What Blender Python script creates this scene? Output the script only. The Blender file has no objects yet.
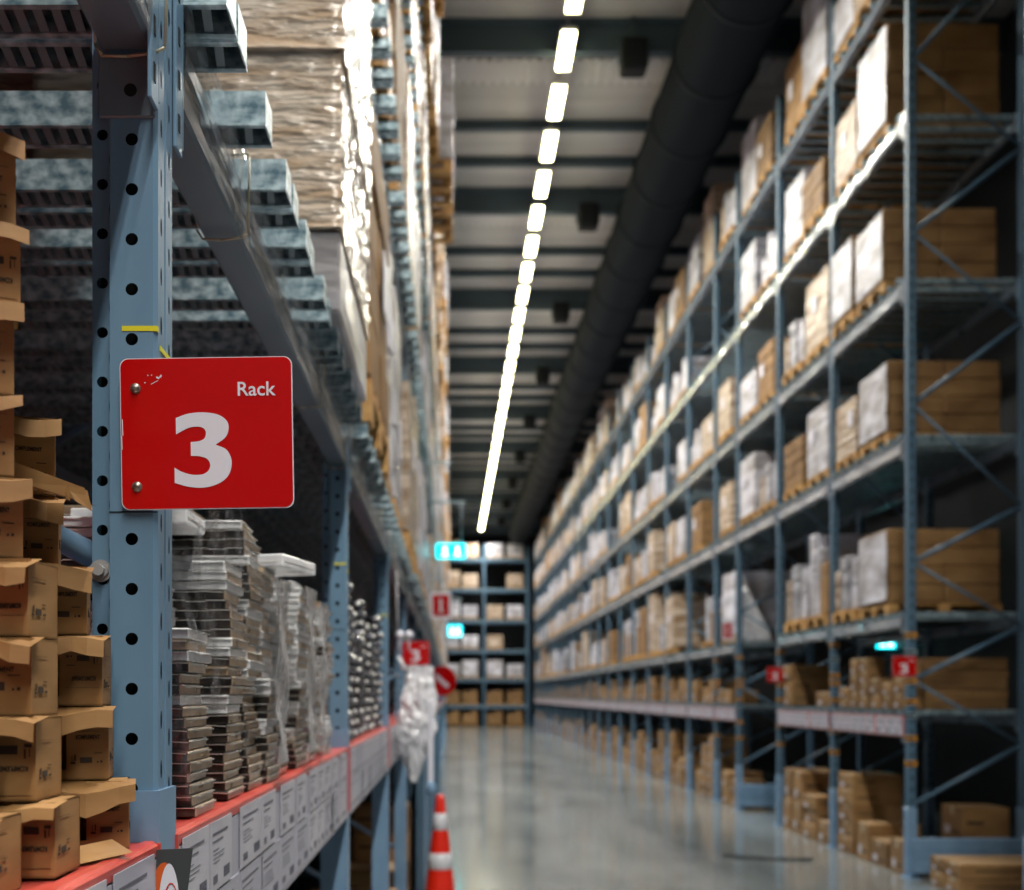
import bpy, bmesh, math, random
from mathutils import Vector, Matrix
R = random.Random(7)
sc = bpy.context.scene
COL = sc.collection
PI = math.pi

# ------------------------------------------------------------------ materials
def nt(name):
    m = bpy.data.materials.new(name); m.use_nodes = True
    t = m.node_tree; b = t.nodes['Principled BSDF']
    return m, t, b
def plain(name, col, rough=.5, metal=0, coat=0, emis=None, es=0, spec=.5):
    m, t, b = nt(name)
    b.inputs['Base Color'].default_value = (*col, 1)
    b.inputs['Roughness'].default_value = rough
    b.inputs['Metallic'].default_value = metal
    b.inputs['Coat Weight'].default_value = coat
    b.inputs['Coat Roughness'].default_value = .12
    b.inputs['Specular IOR Level'].default_value = spec
    if emis:
        b.inputs['Emission Color'].default_value = (*emis, 1)
        b.inputs['Emission Strength'].default_value = es
    return m
def noisy(name, c1, c2, scale=(5,5,5), detail=4, rough=(.4,.6), metal=0, coat=0, bump=0, bscale=None, coords='Object', rnd=0, contrast=(.35,.65), coat_r=.15):
    m, t, b = nt(name); N = t.nodes; L = t.links
    tc = N.new('ShaderNodeTexCoord'); mp = N.new('ShaderNodeMapping')
    mp.inputs['Scale'].default_value = scale
    L.new(tc.outputs[coords], mp.inputs['Vector'])
    no = N.new('ShaderNodeTexNoise'); no.inputs['Scale'].default_value = 1; no.inputs['Detail'].default_value = detail
    src = mp.outputs[0]
    if rnd:
        oi = N.new('ShaderNodeObjectInfo'); ad = N.new('ShaderNodeVectorMath'); ad.operation = 'ADD'
        mu = N.new('ShaderNodeMath'); mu.operation = 'MULTIPLY'; mu.inputs[1].default_value = 37
        L.new(oi.outputs['Random'], mu.inputs[0]); L.new(mp.outputs[0], ad.inputs[0]); L.new(mu.outputs[0], ad.inputs[1])
        src = ad.outputs[0]
    L.new(src, no.inputs['Vector'])
    cr = N.new('ShaderNodeValToRGB')
    cr.color_ramp.elements[0].position = contrast[0]; cr.color_ramp.elements[1].position = contrast[1]
    cr.color_ramp.elements[0].color = (*c1, 1); cr.color_ramp.elements[1].color = (*c2, 1)
    L.new(no.outputs['Fac'], cr.inputs[0])
    out = cr.outputs[0]
    if rnd:
        hv = N.new('ShaderNodeHueSaturation'); mr = N.new('ShaderNodeMapRange')
        mr.inputs['To Min'].default_value = 1 - rnd; mr.inputs['To Max'].default_value = 1 + rnd
        L.new(oi.outputs['Random'], mr.inputs['Value']); L.new(mr.outputs[0], hv.inputs['Value'])
        L.new(out, hv.inputs['Color']); out = hv.outputs[0]
    L.new(out, b.inputs['Base Color'])
    mr2 = N.new('ShaderNodeMapRange'); mr2.inputs['To Min'].default_value = rough[0]; mr2.inputs['To Max'].default_value = rough[1]
    L.new(no.outputs['Fac'], mr2.inputs['Value']); L.new(mr2.outputs[0], b.inputs['Roughness'])
    b.inputs['Metallic'].default_value = metal; b.inputs['Coat Weight'].default_value = coat
    b.inputs['Coat Roughness'].default_value = coat_r
    if bump:
        bp = N.new('ShaderNodeBump'); bp.inputs['Strength'].default_value = bump; bp.inputs['Distance'].default_value = .02
        if bscale:
            mp2 = N.new('ShaderNodeMapping'); mp2.inputs['Scale'].default_value = bscale
            L.new(tc.outputs[coords], mp2.inputs['Vector'])
            n2 = N.new('ShaderNodeTexNoise'); n2.inputs['Scale'].default_value = 1; n2.inputs['Detail'].default_value = 3
            L.new(mp2.outputs[0], n2.inputs['Vector']); L.new(n2.outputs['Fac'], bp.inputs['Height'])
        else: L.new(no.outputs['Fac'], bp.inputs['Height'])
        L.new(bp.outputs[0], b.inputs['Normal'])
        if coat: L.new(bp.outputs[0], b.inputs['Coat Normal'])
    return m
def clear(name, tint=(1,1,1), gloss=.25, rough=.12, bump=0, bscale=(10,10,10), white=0):
    m = bpy.data.materials.new(name); m.use_nodes = True; t = m.node_tree; N = t.nodes; L = t.links
    N.remove(N['Principled BSDF']); o = N['Material Output']
    tr = N.new('ShaderNodeBsdfTransparent'); tr.inputs[0].default_value = (*tint, 1)
    gl = N.new('ShaderNodeBsdfGlossy'); gl.inputs['Roughness'].default_value = rough
    mx = N.new('ShaderNodeMixShader'); fr = N.new('ShaderNodeLayerWeight'); fr.inputs['Blend'].default_value = gloss
    second = gl.outputs[0]
    if white:
        df = N.new('ShaderNodeBsdfDiffuse'); df.inputs[0].default_value = (.85,.85,.9,1)
        m2 = N.new('ShaderNodeMixShader'); m2.inputs[0].default_value = white
        L.new(gl.outputs[0], m2.inputs[1]); L.new(df.outputs[0], m2.inputs[2]); second = m2.outputs[0]
    if bump:
        tc = N.new('ShaderNodeTexCoord'); mp = N.new('ShaderNodeMapping'); mp.inputs['Scale'].default_value = bscale
        L.new(tc.outputs['Object'], mp.inputs['Vector']); no = N.new('ShaderNodeTexNoise'); no.inputs['Scale'].default_value = 1
        L.new(mp.outputs[0], no.inputs['Vector'])
        bp = N.new('ShaderNodeBump'); bp.inputs['Strength'].default_value = bump; bp.inputs['Distance'].default_value = .01
        L.new(no.outputs['Fac'], bp.inputs['Height']); L.new(bp.outputs[0], gl.inputs['Normal']); L.new(bp.outputs[0], fr.inputs['Normal'])
    L.new(fr.outputs['Facing' if white else 'Fresnel'], mx.inputs[0]); L.new(tr.outputs[0], mx.inputs[1]); L.new(second, mx.inputs[2])
    L.new(mx.outputs[0], o.inputs[0])
    return m

M = {}
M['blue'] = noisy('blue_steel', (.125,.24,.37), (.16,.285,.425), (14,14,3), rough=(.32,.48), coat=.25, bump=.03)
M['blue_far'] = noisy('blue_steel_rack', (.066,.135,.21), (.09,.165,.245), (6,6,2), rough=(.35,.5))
M['beam'] = noisy('beam_steel', (.09,.125,.17), (.14,.18,.23), (3,2,3), rough=(.2,.36), coat=.5, coat_r=.1)
M['beam_near'] = noisy('beam_paint', (.10,.14,.18), (.14,.18,.23), (6,3,6), rough=(.3,.45), coat=.2)
M['sleeve'] = noisy('blue_sleeve', (.15,.27,.43), (.20,.33,.50), (6,6,6), rough=(.3,.45), coat=.2)
M['galv'] = noisy('galvanised_steel', (.11,.20,.26), (.55,.68,.75), (46,40,60), detail=6, rough=(.25,.5), metal=.45, contrast=(.36,.66))
M['galv_dark'] = plain('galvanised_shade', (.05,.07,.085), .6, .3)  # darkened copy of the galvanised steel, painting the shade inside the bars
M['galv_rib'] = plain('galvanised_rib', (.13,.17,.20), .5, .4)
M['hole'] = plain('dark_opening', (.004,.005,.006), .9)
M['steel'] = plain('bolt_steel', (.55,.56,.58), .35, .5)
M['bolt_old'] = noisy('aged_bolt', (.18,.13,.1), (.42,.38,.35), (300,300,300), rough=(.3,.5), metal=.8)
M['yellow'] = plain('yellow_tape', (.75,.68,.02), .5)
M['red'] = plain('red_sign', (.56,.003,.004), .22, coat=.5)
M['red_shelf'] = noisy('red_shelf', (.50,.045,.035), (.62,.09,.07), (20,20,20), rough=(.25,.4), coat=.3)
M['white'] = plain('white_vinyl', (.80,.79,.90), .35)
M['paper'] = noisy('label_paper', (.50,.49,.58), (.60,.59,.68), (15,15,15), rough=(.3,.4), coat=.35)
M['paper2'] = plain('label_paper_grey', (.44,.44,.54), .4, coat=.3)
M['print'] = plain('label_print', (.12,.12,.16), .5)
M['ink'] = plain('carton_ink', (.045,.028,.018), .8)
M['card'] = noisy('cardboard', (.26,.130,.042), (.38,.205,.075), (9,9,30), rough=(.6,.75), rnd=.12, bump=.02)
M['card_in'] = plain('cardboard_shade', (.13,.065,.025), .8)  # cardboard darkened, the shade inside the open cartons put into its colour
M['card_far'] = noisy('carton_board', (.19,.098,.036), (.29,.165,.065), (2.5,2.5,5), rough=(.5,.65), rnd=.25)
M['tape'] = plain('carton_tape', (.55,.46,.33), .25)
M['wrap_tan'] = noisy('wrapped_cartons', (.27,.16,.085), (.66,.55,.45), (2.2,2.2,16), detail=5, rough=(.25,.42), coat=.45, coat_r=.25, bump=.6, bscale=(3,3,22), rnd=.15)
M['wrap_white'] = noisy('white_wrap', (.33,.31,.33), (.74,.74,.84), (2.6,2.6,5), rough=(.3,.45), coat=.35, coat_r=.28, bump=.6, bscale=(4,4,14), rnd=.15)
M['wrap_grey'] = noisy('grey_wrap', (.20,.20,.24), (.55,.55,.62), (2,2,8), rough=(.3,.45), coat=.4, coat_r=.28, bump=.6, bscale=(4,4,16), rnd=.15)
M['wood'] = noisy('pallet_wood', (.40,.20,.06), (.62,.36,.13), (4,4,20), rough=(.6,.8), rnd=.15)
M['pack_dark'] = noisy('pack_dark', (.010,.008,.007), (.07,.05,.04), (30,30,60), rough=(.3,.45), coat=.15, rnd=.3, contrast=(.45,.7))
M['pack_tan'] = noisy('pack_tan', (.36,.24,.14), (.60,.46,.32), (30,30,60), rough=(.2,.4), coat=.5, rnd=.3)
M['pack_white'] = noisy('pack_white', (.74,.74,.78), (.92,.92,.95), (20,20,60), rough=(.2,.4), coat=.5, rnd=.12)
M['film'] = plain('film_seam', (.85,.83,.80), .18, coat=1)
M['film_clear'] = clear('clear_film', gloss=.45, rough=.16, bump=1, bscale=(40,40,14), white=.35)
M['holder'] = clear('clear_label_holder', tint=(.93,.95,.97), gloss=.22, rough=.1, bump=.35, bscale=(9,6,30), white=.15)
M['bag'] = noisy('white_plastic_bag', (.78,.78,.86), (.92,.92,.98), (12,12,12), rough=(.15,.3), coat=1, bump=1, bscale=(22,22,22))
M['black'] = plain('black_plastic', (.010,.012,.016), .6, spec=.2)
M['band'] = noisy('dark_bundle', (.01,.012,.02), (.10,.10,.13), (40,40,40), rough=(.2,.3), coat=.7)
M['orange'] = plain('cone_orange', (.85,.022,.006), .4, coat=.2)
M['coneband'] = plain('cone_reflective', (.78,.78,.86), .3, coat=.4)
M['band_clear'] = plain('rubber_band', (.42,.38,.28), .35)
M['cardgrey'] = plain('poster_grey', (.055,.06,.065), .4)
M['posterorange'] = plain('poster_orange', (.72,.12,.02), .4)
M['hazard'] = plain('hazard_orange', (.70,.30,.02), .5)
M['duct'] = plain('duct_black', (.010,.015,.022), .8, spec=.15)
M['ceil'] = noisy('ceiling_panel', (.42,.425,.44), (.52,.525,.54), (.4,6,1), rough=(.5,.7))
M['ceil_rib'] = plain('ribbed_roof_sheet', (.62,.62,.64), .5)
M['ceil_beam'] = plain('roof_steel', (.055,.085,.115), .5)
M['wall'] = noisy('dark_wall', (.007,.010,.014), (.013,.017,.022), (.6,.6,.6), rough=(.7,.85))
M['exit'] = plain('exit_sign_glow', (.0,.35,.35), .4, emis=(.0,.62,.72), es=1.6)
M['exit_w'] = plain('exit_pictogram', (.3,.8,.8), .4, emis=(.45,1,1), es=2.2)
M['lamp'] = plain('led_diffuser', (1,1,1), .5, emis=(1,.93,.50), es=7)
M['lampcase'] = plain('lamp_housing', (.35,.36,.38), .4)

M['near_wrap'] = noisy('film_wrapped_board', (.52,.38,.27), (.90,.83,.76), (4,4,22), detail=7, rough=(.15,.3), coat=1, bump=1, bscale=(12,20,60), coat_r=.08, contrast=(.4,.75))
# concrete floor
m, t, b = nt('polished_concrete'); N = t.nodes; L = t.links
tc = N.new('ShaderNodeTexCoord'); n1 = N.new('ShaderNodeTexNoise'); n1.inputs['Scale'].default_value = .9; n1.inputs['Detail'].default_value = 8; n1.inputs['Roughness'].default_value = .62
mp = N.new('ShaderNodeMapping'); mp.inputs['Scale'].default_value = (1, .35, 1); L.new(tc.outputs['Object'], mp.inputs[0]); L.new(mp.outputs[0], n1.inputs['Vector'])
cr = N.new('ShaderNodeValToRGB'); cr.color_ramp.elements[0].position = .3; cr.color_ramp.elements[1].position = .72
cr.color_ramp.elements[0].color = (.115,.135,.145,1); cr.color_ramp.elements[1].color = (.27,.295,.30,1)
L.new(n1.outputs['Fac'], cr.inputs[0]); L.new(cr.outputs[0], b.inputs['Base Color'])
mr = N.new('ShaderNodeMapRange'); mr.inputs['To Min'].default_value = .10; mr.inputs['To Max'].default_value = .30
L.new(n1.outputs['Fac'], mr.inputs['Value']); L.new(mr.outputs[0], b.inputs['Roughness'])
b.inputs['Coat Weight'].default_value = .7; b.inputs['Coat Roughness'].default_value = .12
M['floor'] = m

# ------------------------------------------------------------------ mesh builder
class MB:
    def __init__(s): s.v = []; s.f = []; s.m = []; s.sm = []
    def quad(s, pts, mi=0, smooth=False):
        n = len(s.v); s.v += [tuple(p) for p in pts]; s.f.append(tuple(range(n, n+len(pts)))); s.m.append(mi); s.sm.append(smooth)
    def box(s, x0, x1, y0, y1, z0, z1, mi=0, M4=None, bev=0, skip=()):
        if x0 > x1: x0, x1 = x1, x0
        if y0 > y1: y0, y1 = y1, y0
        if bev:
            e = min(bev, (x1-x0)*.45, (y1-y0)*.45, (z1-z0)*.45)
            P = []
            for X, sx in ((x0,1),(x1,-1)):
                for Y, sy in ((y0,1),(y1,-1)):
                    for Z, sz in ((z0,1),(z1,-1)):
                        P.append([(X, Y+sy*e, Z+sz*e), (X+sx*e, Y, Z+sz*e), (X+sx*e, Y+sy*e, Z)])
            n = len(s.v)
            for p in P:
                for q in p: s.v.append(tuple(M4 @ Vector(q)) if M4 else q)
            I = lambda a, k: n + a*3 + k      # a = 4*ix+2*iy+iz
            F = [(I(0,0),I(1,0),I(3,0),I(2,0)), (I(4,0),I(6,0),I(7,0),I(5,0)),
                 (I(0,1),I(4,1),I(5,1),I(1,1)), (I(2,1),I(3,1),I(7,1),I(6,1)),
                 (I(0,2),I(2,2),I(6,2),I(4,2)), (I(1,2),I(5,2),I(7,2),I(3,2))]
            for a, c in ((0,4),(1,5),(2,6),(3,7)): F.append((I(a,1),I(a,2),I(c,2),I(c,1)))
            for a, c in ((0,2),(1,3),(4,6),(5,7)): F.append((I(a,0),I(a,2),I(c,2),I(c,0)))
            for a, c in ((0,1),(2,3),(4,5),(6,7)): F.append((I(a,0),I(a,1),I(c,1),I(c,0)))
            for a in range(8): F.append((I(a,0),I(a,1),I(a,2)))
            for f in F: s.f.append(f); s.m.append(mi); s.sm.append(False)
            return
        P = [(x,y,z) for x in (x0,x1) for y in (y0,y1) for z in (z0,z1)]
        n = len(s.v)
        for p in P: s.v.append(tuple(M4 @ Vector(p)) if M4 else p)
        F = {'x-':(0,1,3,2),'x+':(4,6,7,5),'y-':(0,4,5,1),'y+':(2,3,7,6),'z-':(0,2,6,4),'z+':(1,5,7,3)}
        for k, f in F.items():
            if k in skip: continue
            s.f.append(tuple(n+i for i in f)); s.m.append(mi); s.sm.append(False)
    def tube(s, a, b, r, n=8, mi=0, r2=None, caps=True):
        a = Vector(a); b = Vector(b); d = (b-a).normalized()
        u = d.orthogonal().normalized(); w = d.cross(u); r2 = r if r2 is None else r2
        k = len(s.v)
        for P, rr in ((a, r), (b, r2)):
            for i in range(n):
                an = 2*PI*i/n; s.v.append(tuple(P + u*rr*math.cos(an) + w*rr*math.sin(an)))
        for i in range(n):
            j = (i+1) % n; s.f.append((k+i, k+j, k+n+j, k+n+i)); s.m.append(mi); s.sm.append(True)
        if caps:
            s.f.append(tuple(k+i for i in reversed(range(n)))); s.m.append(mi); s.sm.append(False)
            s.f.append(tuple(k+n+i for i in range(n))); s.m.append(mi); s.sm.append(False)
    def lathe(s, prof, n=24, mi=0, c=(0,0)):
        k = len(s.v)
        for r, z in prof:
            for i in range(n):
                an = 2*PI*i/n; s.v.append((c[0]+r*math.cos(an), c[1]+r*math.sin(an), z))
        for q in range(len(prof)-1):
            for i in range(n):
                j = (i+1) % n; s.f.append((k+q*n+i, k+q*n+j, k+(q+1)*n+j, k+(q+1)*n+i)); s.m.append(mi); s.sm.append(True)
    def sphere(s, c, r, n=12, k=7, mi=0, sq=(1,1,1)):
        b0 = len(s.v)
        for q in range(k+1):
            ph = PI*q/k
            for i in range(n):
                an = 2*PI*i/n
                s.v.append((c[0]+r*sq[0]*math.sin(ph)*math.cos(an), c[1]+r*sq[1]*math.sin(ph)*math.sin(an), c[2]-r*sq[2]*math.cos(ph)))
        for q in range(k):
            for i in range(n):
                j = (i+1) % n; s.f.append((b0+q*n+i, b0+q*n+j, b0+(q+1)*n+j, b0+(q+1)*n+i)); s.m.append(mi); s.sm.append(True)
    def strip(s, P, U, Z0, Z1, w, pitch, cu, rx, rz, phase, mi=0, n=12, hmi=None):
        """wall strip from P along unit U (width w), z from Z0 to Z1, with real oval holes every pitch"""
        P = Vector(P); U = Vector(U)
        pt = lambda u, z: tuple(P + U*u + Vector((0,0,z)))
        z = Z0 + ((phase - pitch/2 - Z0) % pitch)
        if z > Z0: s.quad([pt(0,Z0), pt(w,Z0), pt(w,z), pt(0,z)], mi)
        while z + pitch <= Z1 + 1e-6:
            zc = z + pitch/2
            k = len(s.v); ring = []; inn = []
            for i in range(n):
                an = 2*PI*(i+.5)/n; c, d = math.cos(an), math.sin(an)
                inn.append(pt(cu+rx*c, zc+rz*d))
                # project to rectangle
                tx = ((w-cu)/c if c > 0 else -cu/c); tz = (pitch/2)/abs(d)
                tt = min(tx, tz); ring.append(pt(cu+tt*c, zc+tt*d))
            s.v += ring + inn
            for i in range(n):
                j = (i+1) % n; s.f.append((k+i, k+j, k+n+j, k+n+i)); s.m.append(mi); s.sm.append(False)
            # corners
            for (u, zz) in ((w, z+pitch), (0, z+pitch), (0, z), (w, z)):
                best = sorted(range(n), key=lambda i: (Vector(ring[i])-Vector(pt(u,zz))).length)[:2]
                a, b2 = sorted(best)
                kk = len(s.v); s.v.append(pt(u, zz)); s.f.append((k+a, k+b2, kk)); s.m.append(mi); s.sm.append(False)
            z += pitch
        if z < Z1: s.quad([pt(0,z), pt(w,z), pt(w,Z1), pt(0,Z1)], mi)
    def mesh(s, name, mats):
        me = bpy.data.meshes.new(name); me.from_pydata(s.v, [], s.f)
        for mt in (mats if isinstance(mats, (list, tuple)) else [mats]): me.materials.append(M[mt] if isinstance(mt, str) else mt)
        me.polygons.foreach_set('material_index', s.m); me.polygons.foreach_set('use_smooth', s.sm); me.update()
        return me
def obj(name, me, parent=None, loc=(0,0,0), rot=(0,0,0)):
    if isinstance(me, tuple): me = me[0].mesh(name, me[1])
    o = bpy.data.objects.new(name, me); COL.objects.link(o); o.parent = parent
    o.location = loc; o.rotation_euler = rot
    return o
def thing(name, label, cat, loc=(0,0,0), rz=0, group=None, rot=None):
    o = bpy.data.objects.new(name, None); COL.objects.link(o); o.location = loc
    o.rotation_euler = rot or (0,0,rz); o.empty_display_size = .1
    return tag(o, label, cat, group)
def tag(o, label, cat, group=None):
    o['label'] = label; o['category'] = cat
    if group: o['group'] = group
    return o
def struct(o): o['kind'] = 'structure'; return o
def dup(root, loc, rz=0, label=None, group=None, scale=None, rot=None):
    r = root.copy(); COL.objects.link(r); r.location = loc; r.rotation_euler = rot or (0,0,rz)
    if scale: r.scale = scale
    if label: r['label'] = label
    if group: r['group'] = group
    for ch in root.children:
        c = ch.copy(); COL.objects.link(c); c.parent = r
        for g in ch.children:
            d = g.copy(); COL.objects.link(d); d.parent = c
    return r
ORD = 'first second third fourth fifth sixth seventh eighth ninth tenth eleventh twelfth thirteenth fourteenth fifteenth sixteenth seventeenth eighteenth nineteenth twentieth'.split()
def onth(i):
    if i < 20: return ORD[i]
    tens = {2:'twenty',3:'thirty',4:'forty'}[(i+1)//10]
    r = (i+1) % 10
    return tens[:-1]+'ieth' if r == 0 else tens+'-'+ORD[r-1]

# ------------------------------------------------------------------ the hall
XL, XR = -.287, 3.97          # fronts of the two racks
ZC = 10.4                     # ceiling
b = MB(); b.quad([(-1.9,-14,0),(7.2,-14,0),(7.2,58,0),(-1.9,58,0)]); struct(obj('floor', (b,'floor')))
b = MB(); b.box(-1.9, 7.2, -14, 58, ZC, ZC+.15); struct(obj('ceiling', (b,'ceil')))
b = MB(); b.box(-1.9, 7.2, 58, 58.2, 0, ZC); struct(obj('wall_back', (b,'wall')))
b = MB(); b.box(-2.1, -1.9, -14, 58, 0, ZC); struct(obj('wall_left', (b,'wall')))  # pulled in close behind the rack to keep light out of the bays
b = MB(); b.box(7.2, 7.4, -14, 58, 0, ZC); struct(obj('wall_right', (b,'wall')))
P0 = 13.95; PB = 4.62
for k in range(-1, 10):
    y = P0 + PB*k
    b = MB(); b.box(-1.9, 7.2, y-.06, y+.06, ZC-.42, ZC-.40); b.box(-1.9,7.2,y-.02,y+.02,ZC-.40,ZC); b.box(-1.9,7.2,y-.1,y+.1,ZC-.03,ZC)
    struct(obj('ceiling_beam', (b,'ceil_beam')))
    # pale ribbed sheet next to the beam
    b = MB(); x = -1.2
    while x < 4.6:
        b.box(x, x+.07, y+.74, y+1.3, ZC-.07, ZC-.02); x += .14
    b.box(-1.2, 4.6, y+.74, y+1.3, ZC-.02, ZC-.001)
    struct(obj('ceiling_panel', (b,'ceil_rib')))
    for q in (1, 2):
        yy = y + 1.3 + (PB-1.3)*q/3*1.0
        b = MB(); b.box(-1.9, 7.2, yy-.05, yy+.05, ZC-.14, ZC)
        struct(obj('ceiling_beam', (b,'ceil_beam')))
# big duct along the right rack tops
b = MB(); y = 6
b.tube((3.36, 2, 9.7), (3.36, 53.6, 9.7), .54, 28)
while y < 53:
    b.tube((3.36, y, 9.7), (3.36, y+.06, 9.7), .565, 28); y += 1.5
d = thing('ventilation_duct', 'long black round ventilation duct under the ceiling above the right rack', 'duct', (0,0,0))
obj('duct_pipe', (b,'duct'), d)
y = 5
while y < 53:
    b = MB(); b.box(3.10, 3.14, y, y+.04, 9.45, ZC); obj('hanger', (b,'duct'), d); y += 4.62
# boxes hanging under the beams
fx = None
b = MB(); b.box(-.17,.17,-.13,.13,-.42,0, bev=.03); 
fm = b.mesh('fixture_body','black')
b = MB(); b.box(-.2,.2,-.02,.02,-.02,.02); b.box(-.2,-.17,-.02,.02,-.3,.02); b.box(.17,.2,-.02,.02,-.3,.02); b.box(-.015,.015,-.015,.015,0,.32)
fb = b.mesh('fixture_bracket','ceil_beam')
for k in range(0, 9):
    y = P0 + PB*k - .14
    f = thing('ceiling_fixture', 'black box-shaped fixture under the ceiling, %s from the camera end of the hall' % ORD[k], 'ceiling fixture', (2.35, y, ZC-.33), group='black fixtures under the roof beams')
    obj('housing', fm, f); obj('bracket', fb, f)
# LED line
LAMP_W = 33
b = MB(); b.box(-.10,.10,-.42,.42,.03,.09, bev=.01); b.box(-.01,.01,-.3,-.28,.09,.5); b.box(-.01,.01,.28,.3,.09,.5); lh = b.mesh('housing','lampcase')
b = MB(); b.box(-.085,.085,-.40,.40,0,.03); ld = b.mesh('diffuser','lamp')
al = bpy.data.lights.new('lamp_light','AREA'); al.shape = 'RECTANGLE'; al.size = .17; al.size_y = .80
al.energy = LAMP_W; al.color = (1,.97,.90); al.spread = math.radians(143)
i = 0; y = 13.31+.46 - 1.2*21; first = None; nv = 0
while y < 53.8:
    if 4.6 < y < 9.0: y += 1.2; continue      # lamps left out here to darken the near faces of the right end bay
    vis = y > 12.5
    lab = 'glowing white strip lamp, %s in the lamp row from the near end' % onth(nv) if vis else 'strip lamp of the ceiling row overhead and behind the viewpoint'
    if vis: nv += 1
    if first is None:
        first = thing('ceiling_lamp', lab, 'ceiling lamp', (1.47, y, ZC-.5), group='ceiling lamps in one row over the aisle')
        obj('housing', lh, first); obj('diffuser', ld, first)
        ao = bpy.data.objects.new('lamp_light', al); COL.objects.link(ao); ao.parent = first; ao.location = (0,0,-.004)
    else:
        o = dup(first, (1.47, y, ZC-.5), label=lab)
    y += 1.2

# ------------------------------------------------------------------ rack parts
LEV = [(1.31,1.43), (2.223,2.325), (3.72,3.86), (5.10,5.24), (6.55,6.69), (7.94,8.08)]
LEVR = [(1.23,1.425), (2.19,2.29), (3.71,3.86), (5.09,5.24), (6.55,6.69), (7.94,8.08)]
H_UP = 8.9; PITCH = .0486
# near post: camera-facing face with round holes, corner chamfer, slotted aisle face, set-back wing with holes
def post_near():
    b = MB()
    ph = 1.6 + (695-539)/1028.
    b.strip((-.046,0,0), (1,0,0), 0, H_UP, .042, PITCH, .0215, .0062, .0062, ph)
    b.quad([(-.004,0,0),(0,.004,0),(0,.004,H_UP),(-.004,0,H_UP)])
    b.strip((0,.004,0), (0,1,0), 0, H_UP, .022, PITCH, .011, .0028, .0095, ph+.018, n=10)
    b.quad([(0,.026,0),(-.003,.029,0),(-.003,.029,H_UP),(0,.026,H_UP)]); b.quad([(-.003,.029,0),(0,.032,0),(0,.032,H_UP),(-.003,.029,H_UP)])
    b.strip((0,.032,0), (0,1,0), 0, H_UP, .024, PITCH, .012, .0028, .0095, ph, n=10)
    b.quad([(0,.056,0),(-.046,.056,0),(-.046,.056,H_UP),(0,.056,H_UP)])
    b.quad([(-.046,0,0),(-.046,0,H_UP),(-.049,.012,H_UP),(-.049,.012,0)])
    b.strip((-.067,.012,0), (1,0,0), 0, H_UP, .018, PITCH, .010, .0055, .0055, ph+.0105)
    b.quad([(-.067,.012,0),(-.067,.012,H_UP),(-.067,.056,H_UP),(-.067,.056,0)])
    b.quad([(-.067,.056,0),(-.067,.056,H_UP),(-.046,.056,H_UP),(-.046,.056,0)])
    # black core added behind the holes, painting the shade inside the hollow post
    b.box(-.043,-.003,.020,.050,0,H_UP,1); b.box(-.064,-.050,.03,.05,0,H_UP,1)
    return b.mesh('upright', ['blue','hole'])
POST_NEAR = post_near()
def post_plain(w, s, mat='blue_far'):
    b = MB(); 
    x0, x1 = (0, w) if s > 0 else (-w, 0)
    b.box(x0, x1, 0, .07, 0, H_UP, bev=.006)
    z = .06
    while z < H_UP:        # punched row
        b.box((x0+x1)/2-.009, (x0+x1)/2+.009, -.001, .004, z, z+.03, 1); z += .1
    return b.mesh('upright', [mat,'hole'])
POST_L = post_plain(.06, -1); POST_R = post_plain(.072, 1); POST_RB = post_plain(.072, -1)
def sleeve(w, s, h=.62):
    b = MB(); x0, x1 = (-.006, w+.006) if s > 0 else (-w-.006, .006)
    b.box(x0, x1, -.012, .085, 0, h, bev=.008); b.box(x0-.02, x1+.02, -.04, .11, 0, .012)
    return b.mesh('foot_sleeve', 'sleeve')
SLV_L, SLV_R, SLV_RB = sleeve(.06,-1), sleeve(.072,1), sleeve(.072,-1)
def hazard(w, mi):
    b = MB(); x0, x1 = (-.003, w+.003)
    b.box(x0, x1, -.003, .073, 0, .045, 0); b.box(x0-.0008,x1-.02,-.004,.074,.012,.032,1)
    return b.mesh('hazard_tape', [mi,'black'])
HAZ_R = [hazard(.072,'hazard'), hazard(.072,'galv')]
ZZ = [.64, 1.165, 1.73, 2.2, 2.76, 3.25, 4.14, 4.86, 5.64, 6.38, 7.16, 8.2]
def brace_seg(xa, za, xb, zb, y, r=.018):
    b = MB(); b.tube((xa,y,za), (xb,y,zb), r, 8); b.tube((xa,y-.02,za),(xa,y+.02,za),.012,8)
    return b
def braces_all(xf, xb):
    b = MB()
    for i in range(len(ZZ)-1):
        a, c = (xf, xb) if i % 2 == 0 else (xb, xf)
        b.tube((a,.03,ZZ[i]), (c,.03,ZZ[i+1]), .016, 6)
    b.box(min(xf,xb), max(xf,xb), .02, .05, .14, .18); b.box(min(xf,xb), max(xf,xb), .02, .05, 8.6, 8.64)
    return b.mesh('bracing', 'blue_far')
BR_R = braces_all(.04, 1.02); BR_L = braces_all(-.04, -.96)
def beam_mesh(length, h, mat, w=.045, lip=True):
    b = MB()
    b.box(0, w, 0, length, 0, h, bev=.006)
    if lip: b.box(-.002, .004, 0, length, h*.42, h*.58); 
    for yy in (.0, length-.05): b.box(-.006, .002, yy, yy+.05, -.05, h+.03)
    return b.mesh('beam', mat)
def deck_mesh(length, depth, n=9):
    b = MB()
    for i in range(n):
        y = length*(i+.5)/n
        b.box(-.03, depth+.03, y-.03, y+.03, 0, .008); b.box(-.03, depth+.03, y-.03, y-.022, 0, .045); b.box(-.03, depth+.03, y+.022, y+.03, 0, .045)
        b.box(-.03, depth+.03, y-.03, y+.03, .037, .045)
    return b.mesh('deck_bars', 'galv')
bm_cache = {}
def cache(key, fn):
    if key not in bm_cache: bm_cache[key] = fn()
    return bm_cache[key]
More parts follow.
